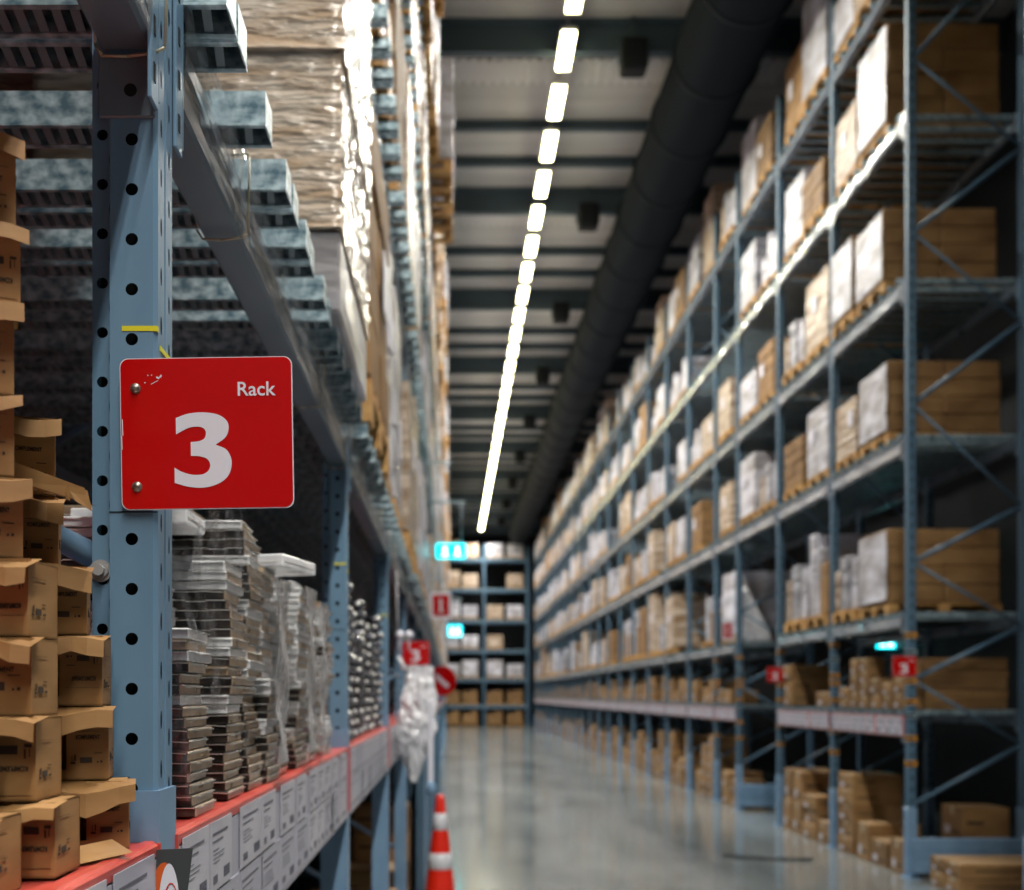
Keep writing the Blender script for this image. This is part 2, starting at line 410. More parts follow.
def label_strip_mesh(length, h, tilt=0):
    b = MB(); y = .02
    b.box(-.006, 0, 0, length, 0, h, 1)
    r = random.Random(int(length*100))
    while y < length-.1:
        w = r.uniform(.13,.24); 
        if y+w > length-.02: w = length-.02-y
        b.box(-.010, -.006, y, y+w, .012, h-.012, 0)
        b.box(-.0105, -.010, y+w*.15, y+w*.7, h*.65, h*.75, 2); b.box(-.0105, -.010, y+w*.15, y+w*.5, h*.45, h*.5, 2); b.box(-.0105,-.010, y+w*.6, y+w*.85, h*.15, h*.35, 2)
        y += w + r.choice([.012,.02,.05])
    return b.mesh('label_strip', ['paper','red_shelf','print'])

def mirror_me(me):     # mesh for the left rack: same beam, x flipped
    m2 = me.copy()
    for v in m2.vertices: v.co.x = -v.co.x
    m2.flip_normals(); return m2

def right_bay(rack, y0, y1, lo=0, end=False):
    L_ = round(y1-y0, 3)
    for li in range(lo, 6):
        z0, z1 = LEVR[li]
        bmh = cache(('bm', L_, round(z1-z0,3)), lambda: beam_mesh(L_, z1-z0, 'beam'))
        bo = obj('beam', bmh, rack, (XR, y0, z0))
        if li == 0:
            ls = obj('label_strip', cache(('ls',L_), lambda: label_strip_mesh(L_, .185)), bo, (-.002,0,.004))
        else:
            hm = cache(('hold',L_), lambda: hold_mesh(L_))
            obj('beam_edging', hm, bo, (-.008,0,.02))
        obj('beam', cache(('bmb', L_), lambda: beam_mesh(L_, .1, 'beam', lip=False)), rack, (XR+1.0, y0, z1-.1))
        obj('deck_bars', cache(('dk', L_), lambda: deck_mesh(L_, 1.02)), rack, (XR+.01, y0, z1))
def hold_mesh(L_):
    b = MB(); r = random.Random(5); n = max(4, int(L_/.13)); k = 0
    for q in range(n+1):
        y = .06+(L_-.12)*q/n; t_ = r.uniform(-.004,.007)
        b.v += [(-.002-t_,y,0),(-.004+t_,y,.075),(0,y,.075),(0,y,0)]
    for q in range(n):
        a = 4*q
        for e in range(4): b.f.append((a+e,a+(e+1)%4,a+4+(e+1)%4,a+4+e)); b.m.append(0); b.sm.append(False)
    return b.mesh('beam_edging', 'gloss_holder')
M['gloss_holder'] = plain('label_holder_plastic', (.30,.34,.40), .14, coat=1)

def upr(rack, me, loc, slv=None, haz=None):
    u = obj('upright', me, rack, loc)
    if slv: obj('foot_sleeve', slv, u)
    if haz:
        for z, mi in ((.98,0),(1.2,0),(1.4,1),(1.52,0),(1.7,0),(1.78,0),(1.95,1),(2.1,0)): obj('hazard_tape', haz[mi], u, (0,0,z))
    return u

GUARD = MB(); GUARD.box(.02, 1.06, -.06, -.02, .05, .36, bev=.01); GUARD.box(.03,.99,-.065,-.055,.19,.21); GUARD = GUARD.mesh('end_guard','sleeve')
# right run: frames
RF = [9.28, 11.13, 12.98, 14.83, 16.10] + [16.10+1.85*k for k in range(1, 20)]
racks_right = []
def new_rack(side, i, where):
    return thing('pallet_rack', where, 'storage rack', (0,0,0), group='blue pallet racks')
sections = [(0,2), (3,6), (7,11), (12,16), (17,len(RF)-1)]
names = ['tall blue pallet rack at the right before the walkway gap, seen end on',
         'blue rack on the right just beyond the walkway gap',
         'blue rack on the right, second one beyond the walkway gap',
         'blue rack on the right, third one beyond the walkway gap',
         'blue rack on the right at the far end of the aisle']
prev_end = None
for (a, c), nm in zip(sections, names):
    rk = new_rack('r', a, nm); racks_right.append(rk)
    for i in range(a, c+1):
        y = RF[i]
        upr(rk, POST_R, (XR, y, 0), SLV_R, HAZ_R if i < 5 else None)
        upr(rk, POST_RB, (XR+1.06, y, 0), SLV_RB if i < 5 else None)
        if i in (0, 3):
            for q in range(len(ZZ)-1):
                s = brace_seg(*( (.05,ZZ[q],1.01,ZZ[q+1]) if q % 2 == 0 else (1.01,ZZ[q],.05,ZZ[q+1]) ), .03, r=.02 if q%2==0 else .014)
                obj('diagonal_brace', (s,'blue_far'), rk, (XR, y, 0))
            obj('end_guard', GUARD, rk, (XR, y, 0))
        else: obj('bracing', BR_R, rk, (XR, y, 0))
    for i in range(a, c+1):
        if i+1 < len(RF):
            lo = 2 if i == 2 else 0
            right_bay(rk, RF[i]+.074, RF[i+1]-.008, lo)

# unseen rack added on this side of the cross aisle to block lamp light
nr = new_rack('r', 0, 'unseen blue rack added on the right across the side passage to block light')
NF = [-.05, 1.80, 3.65, 5.50, 7.32]
for y in NF:
    upr(nr, POST_R, (XR, y, 0), SLV_R); upr(nr, POST_RB, (XR+1.06, y, 0)); obj('bracing', BR_R, nr, (XR, y, 0))
for i in range(4): right_bay(nr, NF[i]+.074, NF[i+1]-.008, 0)
nb = MB()  # goods added out of view so the rack blocks light
for i in range(4):
    for z, hh in ((.001,.95),(1.475,.6),(2.34,1.1),(3.91,1.05),(5.29,1.1),(6.74,1.1),(8.13,.8)):
        for sx in (.125,.965): 
            nb.box(XR+.02,XR+1.02,NF[i]+sx,NF[i]+sx+.78,z,z+hh,R.choice([0,1,1]),bev=.02)
o = obj('light_block_goods', (nb,['wrap_white','card_far'])); tag(o, 'unseen goods added on the rack across the side passage to block light', 'pallet loads'); o['kind'] = 'stuff'

# ------------------------------------------------------------------ left run
LF = [-.823] + [1.037+1.86*k for k in range(0, 28)]
def near_beam(length, z0, z1):
    b = MB(); h = z1-z0
    b.box(-.052, 0, 0, length, 0, h*.30, bev=.004)
    b.box(-.045, -.010, 0, length, h*.28, h, bev=.004)
    b.box(-.010, -.004, 0, length, h*.62, h*.70)
    return b.mesh('beam', 'beam_near')
def conn(h):        # tall hooked end connector on the aisle face
    b = MB(); b.box(0, .004, 0, .026, -.06, h+.12, bev=.001); b.box(-.002,.004,.026,.030,-.05,h+.11)
    for k in range(5): b.box(.0035,.0048,.008,.014,-.04+k*.045,-.022+k*.045,1)
    return b.mesh('beam_connector', ['blue','hole'])
def supp_bar():
    b = MB(); x0, x1 = -1.03, .048; d = .05
    b.box(x0, x1, 0, .0025, .0, .046); b.box(x0, x1, d-.0025, d, 0, .046); b.box(x0, x1, .0025, d-.0025, .0435, .046)
    b.box(x0, x1, -.004, .004, 0, .003); b.box(x0, x1, d-.004, d+.004, 0, .003)
    b.box(x1-.002, x1, .0025, d-.0025, .003, .0435)
    x = x0+.01
    while x < x1-.01:
        b.quad([(x,.004,.002),(x+.010,.004,.002),(x+.004,d-.004,.002),(x-.006,d-.004,.002)],2)
        b.quad([(x,.004,.002),(x+.001,.004,.012),(x-.005,d-.004,.012),(x-.006,d-.004,.002)],2)
        x += .020
    b.quad([(x0,.003,.030),(x1-.003,.003,.030),(x1-.003,d-.003,.030),(x0,d-.003,.030)], 1)
    return b.mesh('support_bar', ['galv','galv_dark','galv_rib'])
SBAR = supp_bar()
def shelf_red(length):
    b = MB(); b.box(-1.0, 0, 0, length, .012, .027); b.box(-.004, .004, 0, length, .013, .027, bev=.002); b.box(-.012,0,0,length,.02,.029, bev=.002)
    for yy in (-.001, length-.006): b.box(-.05,.006,yy,yy+.004,-.15,.027)
    return b.mesh('shelf_board', 'red_shelf')
def paper_label(w, h, seed, mat='paper'):
    r = random.Random(seed); b = MB()
    b.box(0, .0012, 0, w, 0, h)
    f = .0016
    b.box(.0012, f, w*.1, w*.78, h*.80, h*.84, 1)
    b.box(.0012, f, w*.1, w*.55, h*.70, h*.725, 1)
    for k in range(4): b.box(.0012, f, w*.12, w*(.12+r.uniform(.2,.55)), h*(.58-.06*k), h*(.592-.06*k), 1)
    x = w*.6
    while x < w*.88:
        q = r.uniform(.0008,.0018); b.box(.0012, f, x, x+q, h*.1, h*.26, 1); x += q*2.3
    b.box(.0012, f, w*.12, w*.3, h*.1, h*.22, 1)
    return b.mesh('price_label', [mat,'print'])
LBL = [paper_label(.12,.082,1), paper_label(.12,.082,2,'paper2'), paper_label(.16,.082,3), paper_label(.12,.088,4), paper_label(.17,.088,5,'paper2')]
def left_bay(rack, i, y0, y1, lo=0, detail=0):
    L_ = round(y1-y0, 3)
    for li in range(lo, 6):
        z0, z1 = LEV[li]
        if li <= 1 and detail:
            me = cache(('nb', L_, li), lambda: near_beam(L_, z0, z1))
        else:
            me = cache(('lb', L_, round(z1-z0,3)), lambda: mirror_me(beam_mesh(L_, z1-z0, 'beam')))
        bo = obj('beam', me, rack, (XL, y0, z0))
        if detail and li == 1:
            cm = cache('conn', lambda: conn(.1))
            obj('beam_connector', cm, bo, (0, .0, 0)); obj('beam_connector', cm, bo, (0, L_-.03, 0))
            hb = MB(); h = z1-z0
            r = random.Random(i+3); n = 26; rows = 4; g = []
            for q in range(n+1):
                for w in range(rows+1):
                    g.append((.004+.006*(w/rows)+r.uniform(-.0012,.0012), .03+(L_-.06)*q/n, -.004+(h+.012)*w/rows))
            k0 = len(hb.v); hb.v += g
            for q in range(n):
                for w in range(rows):
                    a = k0+q*(rows+1)+w; hb.f.append((a, a+rows+1, a+rows+2, a+1)); hb.m.append(0); hb.sm.append(True)
            obj('label_holder', (hb,'holder'), bo)
            # rubber band round the beam
            for yy in (.34, 1.18, L_-.012):
                rb = MB()
                P = [(.012,yy,-.003),(.002,yy,-.008),(-.025,yy+.003,-.0095),(-.050,yy+.006,-.007),(-.058,yy+.009,.006),(-.058,yy+.009,h),(-.05,yy+.008,h+.004),(.012,yy+.006,h+.006),(.015,yy,h)]
                for q in range(len(P)): rb.tube(P[q], P[(q+1)%len(P)], .0016, 6)
                obj('elastic_band', (rb,'band_clear'), bo)
        obj('beam', cache(('lbb', L_), lambda: mirror_me(beam_mesh(L_, .1, 'beam', lip=False))), rack, (XL-.94, y0, z1-.1))
        if li == 0:
            obj('shelf_board', cache(('rs', L_), lambda: shelf_red(L_)), rack, (XL, y0, 1.43))
        elif li == 1 and detail:
            if i == 0: ys = []
            elif i == 1: ys = [1.125, 1.19, 1.362, 1.535, 1.607, 1.73, 1.802, 1.96, 2.07, 2.24, 2.35, 2.52, 2.68, 2.80]
            else: ys = [y0+.06+.16*k for k in range(11)]
            for yy in ys: obj('support_bar', SBAR, rack, (XL+R.uniform(-.003,.003), yy, z1+.001))
        else:
            obj('deck_bars', cache(('ldk', L_), lambda: mirror_me(deck_mesh(L_, .96, 10))), rack, (XL-.01+.05, y0, z1))
    # price labels
    if lo == 0 and i <= 4:
        y = y0 + .02; k = 0; rr = random.Random(i)
        while y < y1-.09:
            me = LBL[rr.choice([0,0,1,2])]; w = me.vertices and max(v.co.y for v in me.vertices)
            if y + w > y1: break
            lo_ = obj('price_label', me, rack, (XL+.005, y, 1.368))
            me2 = LBL[rr.choice([3,4])]; w2 = max(v.co.y for v in me2.vertices)
            if y + w2 < y1: obj('price_label', me2, rack, (XL+.004, y, 1.277))
            y += max(w, w2 if k % 2 else w) + rr.choice([.003,.006,.02])
            k += 1
        bk = MB(); bk.box(.0005,.004,0,L_,1.268,1.4425); obj('label_rail', (bk,'paper2'), rack, (XL,y0,0))
    elif lo == 0:
        obj('label_strip', cache(('lls',L_), lambda: mirror_me(label_strip_mesh(L_, .16))), rack, (XL+.002,y0,1.27))
lsec = [(0,4), (5,8), (9,12), (13,17), (18,22), (23,len(LF)-1)]
lnames = ['near blue rack on the left with the red rack sign, seen close up',
          'blue rack on the left directly beyond the hanging white bag',
          'blue rack on the left, second one beyond the hanging white bag',
          'blue rack on the left, third one beyond the hanging white bag',
          'blue rack on the left, fourth one beyond the hanging white bag',
          'blue rack on the left at the far end of the aisle']
for (a, c), nm in zip(lsec, lnames):
    rk = new_rack('l', a, nm)
    for i in range(a, c+1):
        y = LF[i]; near = i <= 4
        u = obj('upright', POST_NEAR if near else POST_L, rk, (XL, y, 0))
        if near:
            s = MB(); s.box(-.070,.003,-.003,.010,0,1.507); s.box(-.001,.003,.010,.060,0,1.507); s.box(-.070,-.067,.01,.06,0,1.507)
            obj('foot_sleeve', (s,'sleeve'), u)
            s = MB(); s.box(-.034,.0005,-.0006,.004,1.954,1.959); s.box(-.002,.0008,.01,.056,1.938,1.943); obj('yellow_tape', (s,'yellow'), u)
            for zb in (1.722, 2.75, .64):
                s = MB(); s.tube((-.058,.012,zb), (-.058,.006,zb), .0085, 6); s.tube((-.058,.007,zb), (-.058,.001,zb), .0055, 12); s.tube((-.058,.0115,zb),(-.058,.009,zb),.011,20)
                obj('bolt', (s,'steel'), u)
            s = MB(); s.box(-.0462,0.0004,-.0008,.001,1.7775,1.7785); obj('splice_seam', (s,'hole'), u)
            for q in range(len(ZZ)-1):
                s = MB(); (xa,za,xb,zb) = (-.055,ZZ[q],-.96,ZZ[q+1]) if q % 2 == 0 else (-.96,ZZ[q],-.055,ZZ[q+1])
                s.tube((xa,.035,za),(xb,.035,zb), .013, 8); obj('diagonal_brace', (s,'sleeve'), rk, (XL,y,0))
            obj('upright', POST_NEAR, rk, (XL-.95, y, 0))
        else:
            obj('foot_sleeve', SLV_L, u); obj('upright', POST_L, rk, (XL-.95, y, 0)); obj('bracing', BR_L, rk, (XL,y,0))
    for i in range(a, c+1):
        if i+1 < len(LF): left_bay(rk, i, LF[i]+.057, LF[i+1]-.004, 0, detail=(i <= 3))
    if a == 0:
        near_rack = rk
        # L-bracket of the near beam on the camera face of the first post
        s = MB(); s.box(-.056,-.001,-.004,-.0002,2.160,2.222, bev=.0015); s.tube((-.0245,-.005,2.186),(-.0245,-.0035,2.186),.0062,16,1)
        obj('beam_bracket', (s,['beam_near','hole']), rk, (XL, LF[1], 0))
# blue sheet panels closing the lower front of the left run past the bag
pm = MB(); pm.box(-.012,.012,0,1.8,.02,1.22, bev=.004)
for q in range(1,6): pm.box(.011,.015,.3*q-.01,.3*q+.01,.04,1.2)
pmm = pm.mesh('panel_sheet','sleeve')
pf = MB(); pf.box(-.03,.03,0,.04,0,1.24, bev=.004); pfm = pf.mesh('panel_post','blue_far')
for k in range(6):
    p = thing('steel_panel', 'blue steel guard panel along the left aisle edge, %s beyond the orange cone' % ORD[k], 'guard panel', (-.235, 7.9+1.86*k, 0), group='blue guard panels beyond the cone')
    obj('panel_sheet', pmm, p); obj('panel_post', pfm, p); obj('panel_post', pfm, p, (0,1.76,0))

# ------------------------------------------------------------------ pallet loads
def pallet_mesh():
    b = MB()    # 0.8 (y) x 1.1 (x), height .13
    for k in range(5): b.box(0, 1.05, .02+k*.165, .11+k*.165, .105, .125)
    for xx in (0, .475, .95):
        b.box(xx, xx+.1, .0, .79, .085, .105)
        for yy in (0, .345, .69): b.box(xx, xx+.1, yy, yy+.1, .02, .085)
    for yy in (0,.345,.69): b.box(0,1.05,yy,yy+.1,0,.02)
    return b.mesh('pallet','wood')
PAL = pallet_mesh()
def load_mesh(h, nx, ny, nz, mats, seed, taper=0):
    r = random.Random(seed); b = MB()
    W, D = 1.04, .78; hz = h/nz
    for k in range(nz):
        for i in range(nx):
            for j in range(ny):
                if k == nz-1 and nz > 2 and r.random() < .12: continue
                x0 = W*i/nx + r.uniform(-.006,.006); y0 = D*j/ny + r.uniform(-.006,.006)
                b.box(x0+.004, x0+W/nx-.004, y0+.004, y0+D/ny-.004, k*hz+.002, (k+1)*hz-.001, r.choice([0,0,0,1]) , bev=.012)
    # paper notes on the aisle side
    if r.random() < .7:
        y = r.uniform(.1,.5); z = r.uniform(.2,max(.25,h-.3)); b.box(-.006,-.002,y,y+.16,z,z+.2,2)
    return b.mesh('cartons', mats)
def wrap_shell(h, mats, seed):
    r = random.Random(seed); b = MB(); W, D = 1.05, .79
    nu, nz = 28, 14
    per = []
    pts = []
    seg = [(0,0,W,0),(W,0,W,D),(W,D,0,D),(0,D,0,0)]
    for (xa,ya,xb,yb) in seg:
        for q in range(nu//4): t_ = q/(nu//4); pts.append((xa+(xb-xa)*t_, ya+(yb-ya)*t_))
    k0 = 0
    for z in range(nz+1):
        bul = r.uniform(-.006,.008)
        for (x,y) in pts:
            cx, cy = x-W/2, y-D/2; s = 1+bul*1.2+r.uniform(-.006,.006)
            b.v.append((W/2+cx*s, D/2+cy*s, h*z/nz))
    n = len(pts)
    for z in range(nz):
        for i in range(n):
            j = (i+1)%n; b.f.append((z*n+i, z*n+j, (z+1)*n+j, (z+1)*n+i)); b.m.append(0 if r.random()<.995 else 1); b.sm.append(False)
    b.f.append(tuple(nz*n+i for i in range(n))); b.m.append(0); b.sm.append(False)
    b.f.append(tuple(reversed(range(n)))); b.m.append(0); b.sm.append(False)
    # top band of cardboard, note
    y = r.uniform(.1,.5); b.box(-.015,-.008,y,y+.15,h*.5,h*.5+.18,2)
    return b.mesh('wrapped_cartons', mats)
def column_load(h, seed):
    r = random.Random(seed*7); b = MB(); y = 0
    while y < .70:
        d = min(r.uniform(.16,.34), .78-y)
        if d < .1: break
        hh = h*r.uniform(.45,1); x0 = r.uniform(0,.05); mi = r.choice([0,0,1,2,3])
        z = 0
        while z < hh-.05:
            dz = min(r.uniform(.18,.5), hh-z); b.box(x0+r.uniform(0,.01), 1.0, y+.004, y+d-.006, z, z+dz-.003, mi, bev=.012); z += dz
        y += d
    return b.mesh('cartons', ['wrap_white','wrap_grey','wrap_tan','card_far'])
HS = [.62, .80, .98, 1.10]
LOADS = []
sd = 0
for h in HS:
    for kind in ('white','tan','grey','plain','mixed'):
        sd += 1
        if kind == 'white': me = wrap_shell(h, ['wrap_white','wrap_tan','white'], sd); desc = 'white film-wrapped'
        elif kind == 'tan': me = wrap_shell(h, ['wrap_tan','card_far','white'], sd); desc = 'tan film-wrapped'
        elif kind == 'grey': me = load_mesh(h, 2, 2, 3, ['wrap_grey','wrap_white','white'], sd); desc = 'grey-white wrapped'
        elif kind == 'mixed': me = column_load(h, sd); desc = 'uneven part-wrapped'
        else: me = load_mesh(h, 2, 2, 4, ['card_far','card_far','white'], sd); desc = 'brown carton'
        LOADS.append((h, kind, me, desc))
LV = ['', 'second shelf', 'third shelf', 'fourth shelf', 'fifth shelf', 'top shelf']
def place_load(side, y, li, ztop, var, label, group, xoff=0, dz=0):
    h, kind, me, desc = var
    x = XR+.0+xoff if side > 0 else XL+xoff
    t_ = thing('pallet_load', label, 'pallet load', (x, y, ztop+.0485), group=group)
    if side < 0: t_.scale = (-1,1,1)
    t_.rotation_euler = (0,0,R.uniform(-.015,.015))
    obj('pallet', PAL, t_); obj(me.name.split('.')[0], me, t_, (0,0,.126))
    return t_
def pick(weights, maxh=2):
    kinds = ['white','tan','grey','plain','mixed']
    k = R.choices(kinds, weights)[0]; h = R.choice(HS[:maxh+1])
    return next(v for v in LOADS if v[0]==h and v[1]==k)
# right side loads
for i in range(len(RF)-1):
    y0, y1 = RF[i]+.07, RF[i+1]
    narrow = (y1-y0) < 1.5
    for li in range(1, 6):
        if i == 2 and li < 2: continue
        hm = {1: 3, 2: 1, 3: 1, 4: 1, 5: 3}[li]
        slots = [y0+.2] if narrow else ([y0+.42, y0+1.16] if i == 0 else [y0+R.uniform(.04,.16), y0+R.uniform(.92,.96)])
        for s, yy in enumerate(slots):
            if R.random() < .12 and i > 1: continue
            w = {1:(1,3,1,4,6), 2:(2,3,2,3,5), 3:(3,2,2,2,5), 4:(2,4,2,3,4), 5:(2,3,3,2,5)}[li]
            v = pick(w, hm)
            if i == 0 and s == 0 and li in (1,2,3): v = next(q for q in LOADS if q[1]==('plain') and q[0]==.80)
            if i == 0 and s == 0 and li == 4: v = next(q for q in LOADS if q[1]=='plain' and q[0]==.98)
            if i == 3 and li == 1: v = next(q for q in LOADS if q[1]=='white' and q[0]==.80)
            where = '%s bay of right rack' % ORD[i] if i < 20 else '%s bay of right rack' % onth(i)
            hf = '' if narrow else (', nearer half' if s == 0 else ', farther half')
            pl_ = place_load(1, yy+R.uniform(-.02,.02), li, LEVR[li][1], v, '%s load on the %s, %s%s' % (v[3], LV[li], where, hf), 'pallet loads in the right rack', xoff=R.uniform(-.03,.03))
            pl_.scale = (1, (.85 if s == 0 else .72) if i == 0 else R.uniform(.80,.92), R.uniform(.78,1.0) if li not in (1,5) else R.uniform(.75,1.1))
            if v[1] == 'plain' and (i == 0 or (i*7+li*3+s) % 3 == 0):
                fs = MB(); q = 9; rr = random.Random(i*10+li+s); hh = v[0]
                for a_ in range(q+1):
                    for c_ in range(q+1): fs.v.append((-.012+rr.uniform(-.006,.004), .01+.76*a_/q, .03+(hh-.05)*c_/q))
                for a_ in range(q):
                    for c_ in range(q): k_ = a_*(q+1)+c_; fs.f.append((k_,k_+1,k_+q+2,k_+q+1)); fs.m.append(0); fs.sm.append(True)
                obj('film_sheen_sheet', (fs,'wrap_grey' if i else 'wrap_white'), pl_, (0,0,.126))  # stretch film on the aisle side only, its bright sheen put into the colour
# left side loads
nl = thing('pallet_load', 'brown film-wrapped carton load on a white carton above the near left shelf bars', 'pallet load', (-.222, 2.14, LEV[1][1]+.048))
b = MB(); b.box(-.55,-.004,.01,.68,0,.165,0,bev=.006); b.box(-.004,-.0025,.1,.3,.04,.12,1); obj('carton', (b,['wrap_white','paper']), nl)
def near_block(w, d, h, seed):
    r = random.Random(seed); b = MB(); nu, nz = 30, 26; P = []
    for q in range(nu): P.append((-w*q/nu, 0))
    for q in range(nu): P.append((-w, d*q/nu))
    for q in range(nu): P.append((-w+w*q/nu, d))
    for q in range(nu): P.append((0, d-d*q/nu))
    n = len(P)
    for z in range(nz+1):
        for (x,y) in P: b.v.append((x+r.uniform(-.002,.0025)+.002*math.sin(z*1.7), y+r.uniform(-.0025,.002)+.002*math.sin(z*2.3+x*9), h*z/nz))
    for z in range(nz):
        for i in range(n):
            j = (i+1)%n; b.f.append((z*n+j, z*n+i, (z+1)*n+i, (z+1)*n+j)); b.m.append(0); b.sm.append(True)
    b.f.append(tuple(reversed(range(n)))); b.m.append(0); b.sm.append(False); b.f.append(tuple(nz*n+i for i in range(n))); b.m.append(0); b.sm.append(False)
    return b
obj('wrapped_block', (near_block(.62,.70,.35,4),'near_wrap'), nl, (0,0,.167))
obj('wrapped_block', (near_block(.80,.72,.60,5),'near_wrap'), nl, (.006,-.012,.520))
NEARL = {}
stuffL = MB()
for i in range(1, len(LF)-1):
    y0 = LF[i]+.06
    for li in range(1, 6):
        for s in (0, 1):
            if i == 1 and (li == 1): continue  # upper loads of this first bay are out of view, added to block light
            yy = y0+.05+.9*s
            v = pick((6,4,2,2,2), 3 if li in (1,5) else 2)
            xo = {1:.045, 2:.05, 3:.08, 4:.12, 5:.15}[li]*(.6+.8*R.random()) 
            if i == 6 and li == 4: xo = .30; v = next(q for q in LOADS if q[1]=='white' and q[0]==.98)
            if i <= 15:
                place_load(-1, yy, li, LEV[li][1], v, '%s load on the %s, %s bay of left rack, %s' % (v[3], LV[li], ORD[i-1] if i-1 < 20 else onth(i-1), 'nearer half' if s==0 else 'farther half'), 'pallet loads in the left rack', xoff=xo)
            else:
                z = LEV[li][1]+.046; h = v[0]
                stuffL.box(XL+xo-1.03, XL+xo, yy, yy+.78, z+.125, z+.125+h, {'white':0,'tan':1,'grey':2,'plain':3,'mixed':1}[v[1]], bev=.03)
                for k in range(3): stuffL.box(XL+xo-1.03, XL+xo, yy+.34*k, yy+.1+.34*k, z, z+.12, 4)
o = obj('distant_pallet_loads', (stuffL, ['wrap_white','wrap_tan','wrap_grey','card_far','wood'])); tag(o, 'wrapped pallet loads crowding the far shelves of the left rack', 'pallet loads'); o['kind'] = 'stuff'

ov = MB()  # unseen goods added overhead to keep light out of the near bays
for z, hh in ((3.91,1.0),(5.29,1.05),(6.74,1.0)):
    for sx in (.12,.95): ov.box(XL-1.0,XL+.02,LF[0]+sx,LF[0]+sx+.78,z,z+hh,R.choice([0,1]),bev=.02)
o = obj('unseen_shelf_goods', (ov,['wrap_white','card_far'])); tag(o, 'unseen goods added on the upper shelves above the display cartons to block light', 'pallet loads'); o['kind'] = 'stuff'
# ------------------------------------------------------------------ plain closed cartons
def carton_mesh(w, d, h, seed=0, text=False):
    b = MB(); b.box(0, w, 0, d, 0, h, bev=.006)
    b.box(-.0006, w+.0006, d/2-.025, d/2+.025, h*.75, h+.0008, 1)       # tape
    b.box(-.0012, -.0004, d*.15, d*.5, h*.2, h*.28, 2); b.box(-.0012,-.0004,d*.6,d*.85,h*.15,h*.4,3)
    b.box(w*.1,w*.45,-.0012,-.0004,h*.5,h*.6,2)
    return b.mesh('carton', ['card_far','tape','ink','paper'])
CM = {}
def carton(w, d, h, loc, rz, label, group):
    key = (round(w,2), round(d,2), round(h,2))
    if key not in CM: CM[key] = carton_mesh(*key)
    o = obj('carton', CM[key], None, loc, (0,0,rz)); tag(o, label, 'carton', group); return o
SZ = [(.5,.38,.24), (.45,.3,.3), (.5,.42,.16), (.4,.34,.2), (.5,.3,.36)]
LW = ['lowest','second from bottom','third from bottom','fourth from bottom','fifth from bottom','sixth from bottom']
def floor_stacks(i, y0, y1, zb, maxh, side, lab, density=1.0, xin=.02):
    y = y0+.06; st = 0
    base = .0
    while y < y1-.30:
        w, d, h = R.choice(SZ)
        if y+d > y1-.04: d = .3
        if y+d > y1-.03: break
        z = zb; n = 0; top = maxh*R.uniform(.45,1)
        while z+h < zb+top and n < 6:
            x = XR+xin+R.uniform(0,.02) if side > 0 else XL-xin-w-R.uniform(0,.02)
            carton(w, d, h, (x, y+R.uniform(-.008,.008), z), R.uniform(-.02,.02), 'brown carton %s, %s stack, %s, %s' % (lab, ORD[st], 'bay '+['one','two','three','four','five','six','seven','eight','nine','ten','eleven','twelve','thirteen','fourteen','fifteen','sixteen','seventeen','eighteen','nineteen','twenty','twenty-one','twenty-two','twenty-three','twenty-four'][i], LW[n]), 'cartons '+lab)
            z += h+.001; n += 1
        y += d+.025+R.uniform(0,.1*(1/density)); st += 1
for i in range(len(RF)-1):
    if i == 2: continue
    # pallet under the floor stacks
    y0, y1 = RF[i]+.09, RF[i+1]-.02
    if i > 16: continue
    floor_stacks(i, y0, y1, .001, 1.02 if i else .85, 1, 'on floor under right rack')
    if i not in (0,) and i <= 10: floor_stacks(i, y0, y1, LEVR[0][1]+.047, .60, 1, 'on right rack lowest shelf')
sb = MB()
for i in range(len(RF)-1):
    for zb, mx, lim in ((.001,1.0,16),(LEVR[0][1]+.047,.6,10)):
        if i <= lim: continue
        y = RF[i]+.12
        while y < RF[i+1]-.50:
            d, h = R.uniform(.28,.42), R.uniform(.15,.3); z = zb
            for n in range(int(mx*R.uniform(.4,1)/h)): sb.box(XR+.02,XR+.5,y,y+d,z,z+h,0,bev=.006); z += h
            y += d+R.uniform(.02,.12)
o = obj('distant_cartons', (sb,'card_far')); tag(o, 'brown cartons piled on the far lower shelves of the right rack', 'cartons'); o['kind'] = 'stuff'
# bay one, lowest shelf: small cartons and long flat cartons seen end on
z = LEVR[0][1]+.047
for k in range(5):
    o = carton(.74, .5, .075 if k % 2 else .1, (XR+.20+.01*(k%2), RF[0]+.14, z), 0, 'long flat brown carton on near right shelf, %s' % LW[k], 'long flat cartons on the near right shelf'); z += .101 if k%2==0 else .076
y = RF[0]+.12; st = 0
while y < RF[1]-.34:
    d, h = R.choice([(.22,.12),(.26,.1),(.2,.16),(.24,.14)]); z = LEVR[0][1]+.047
    for n in range(R.choice([2,3,3,4])):
        carton(.16, d, h, (XR+.02, y, z), R.uniform(-.03,.03), 'small brown carton on near right shelf, %s stack, %s' % (ORD[st], LW[n]), 'small cartons on the near right shelf'); z += h+.001
    y += d+.04; st += 1
# wide cartons on the floor inside the first right bay, seen through the end frame
for k in range(2):
    carton(.42, .4, .3, (XR+.54, RF[0]+.14, .001+.301*k), 0, 'wide brown carton inside right rack end bay behind the guard board, '+LW[k], 'wide cartons in the end bay')
# cartons on the floor at the lower right corner
n = 0
for j in range(2):
    for k in range(2):
        carton(1.25, .26, .125, (4.05, 8.50+.27*j, .001+.126*k), 0, 'long shallow carton on floor at lower right corner, %s row, %s' % (['nearer','farther'][j], ['lower','upper'][k]), 'long shallow cartons at the lower right corner')
# left floor stacks under the shelf
for i in range(1, 5):
    floor_stacks(i-1, LF[i]+.5 if i==1 else LF[i]+.09, LF[i+1]-.02, .001, .9, -1, 'on floor under left rack')

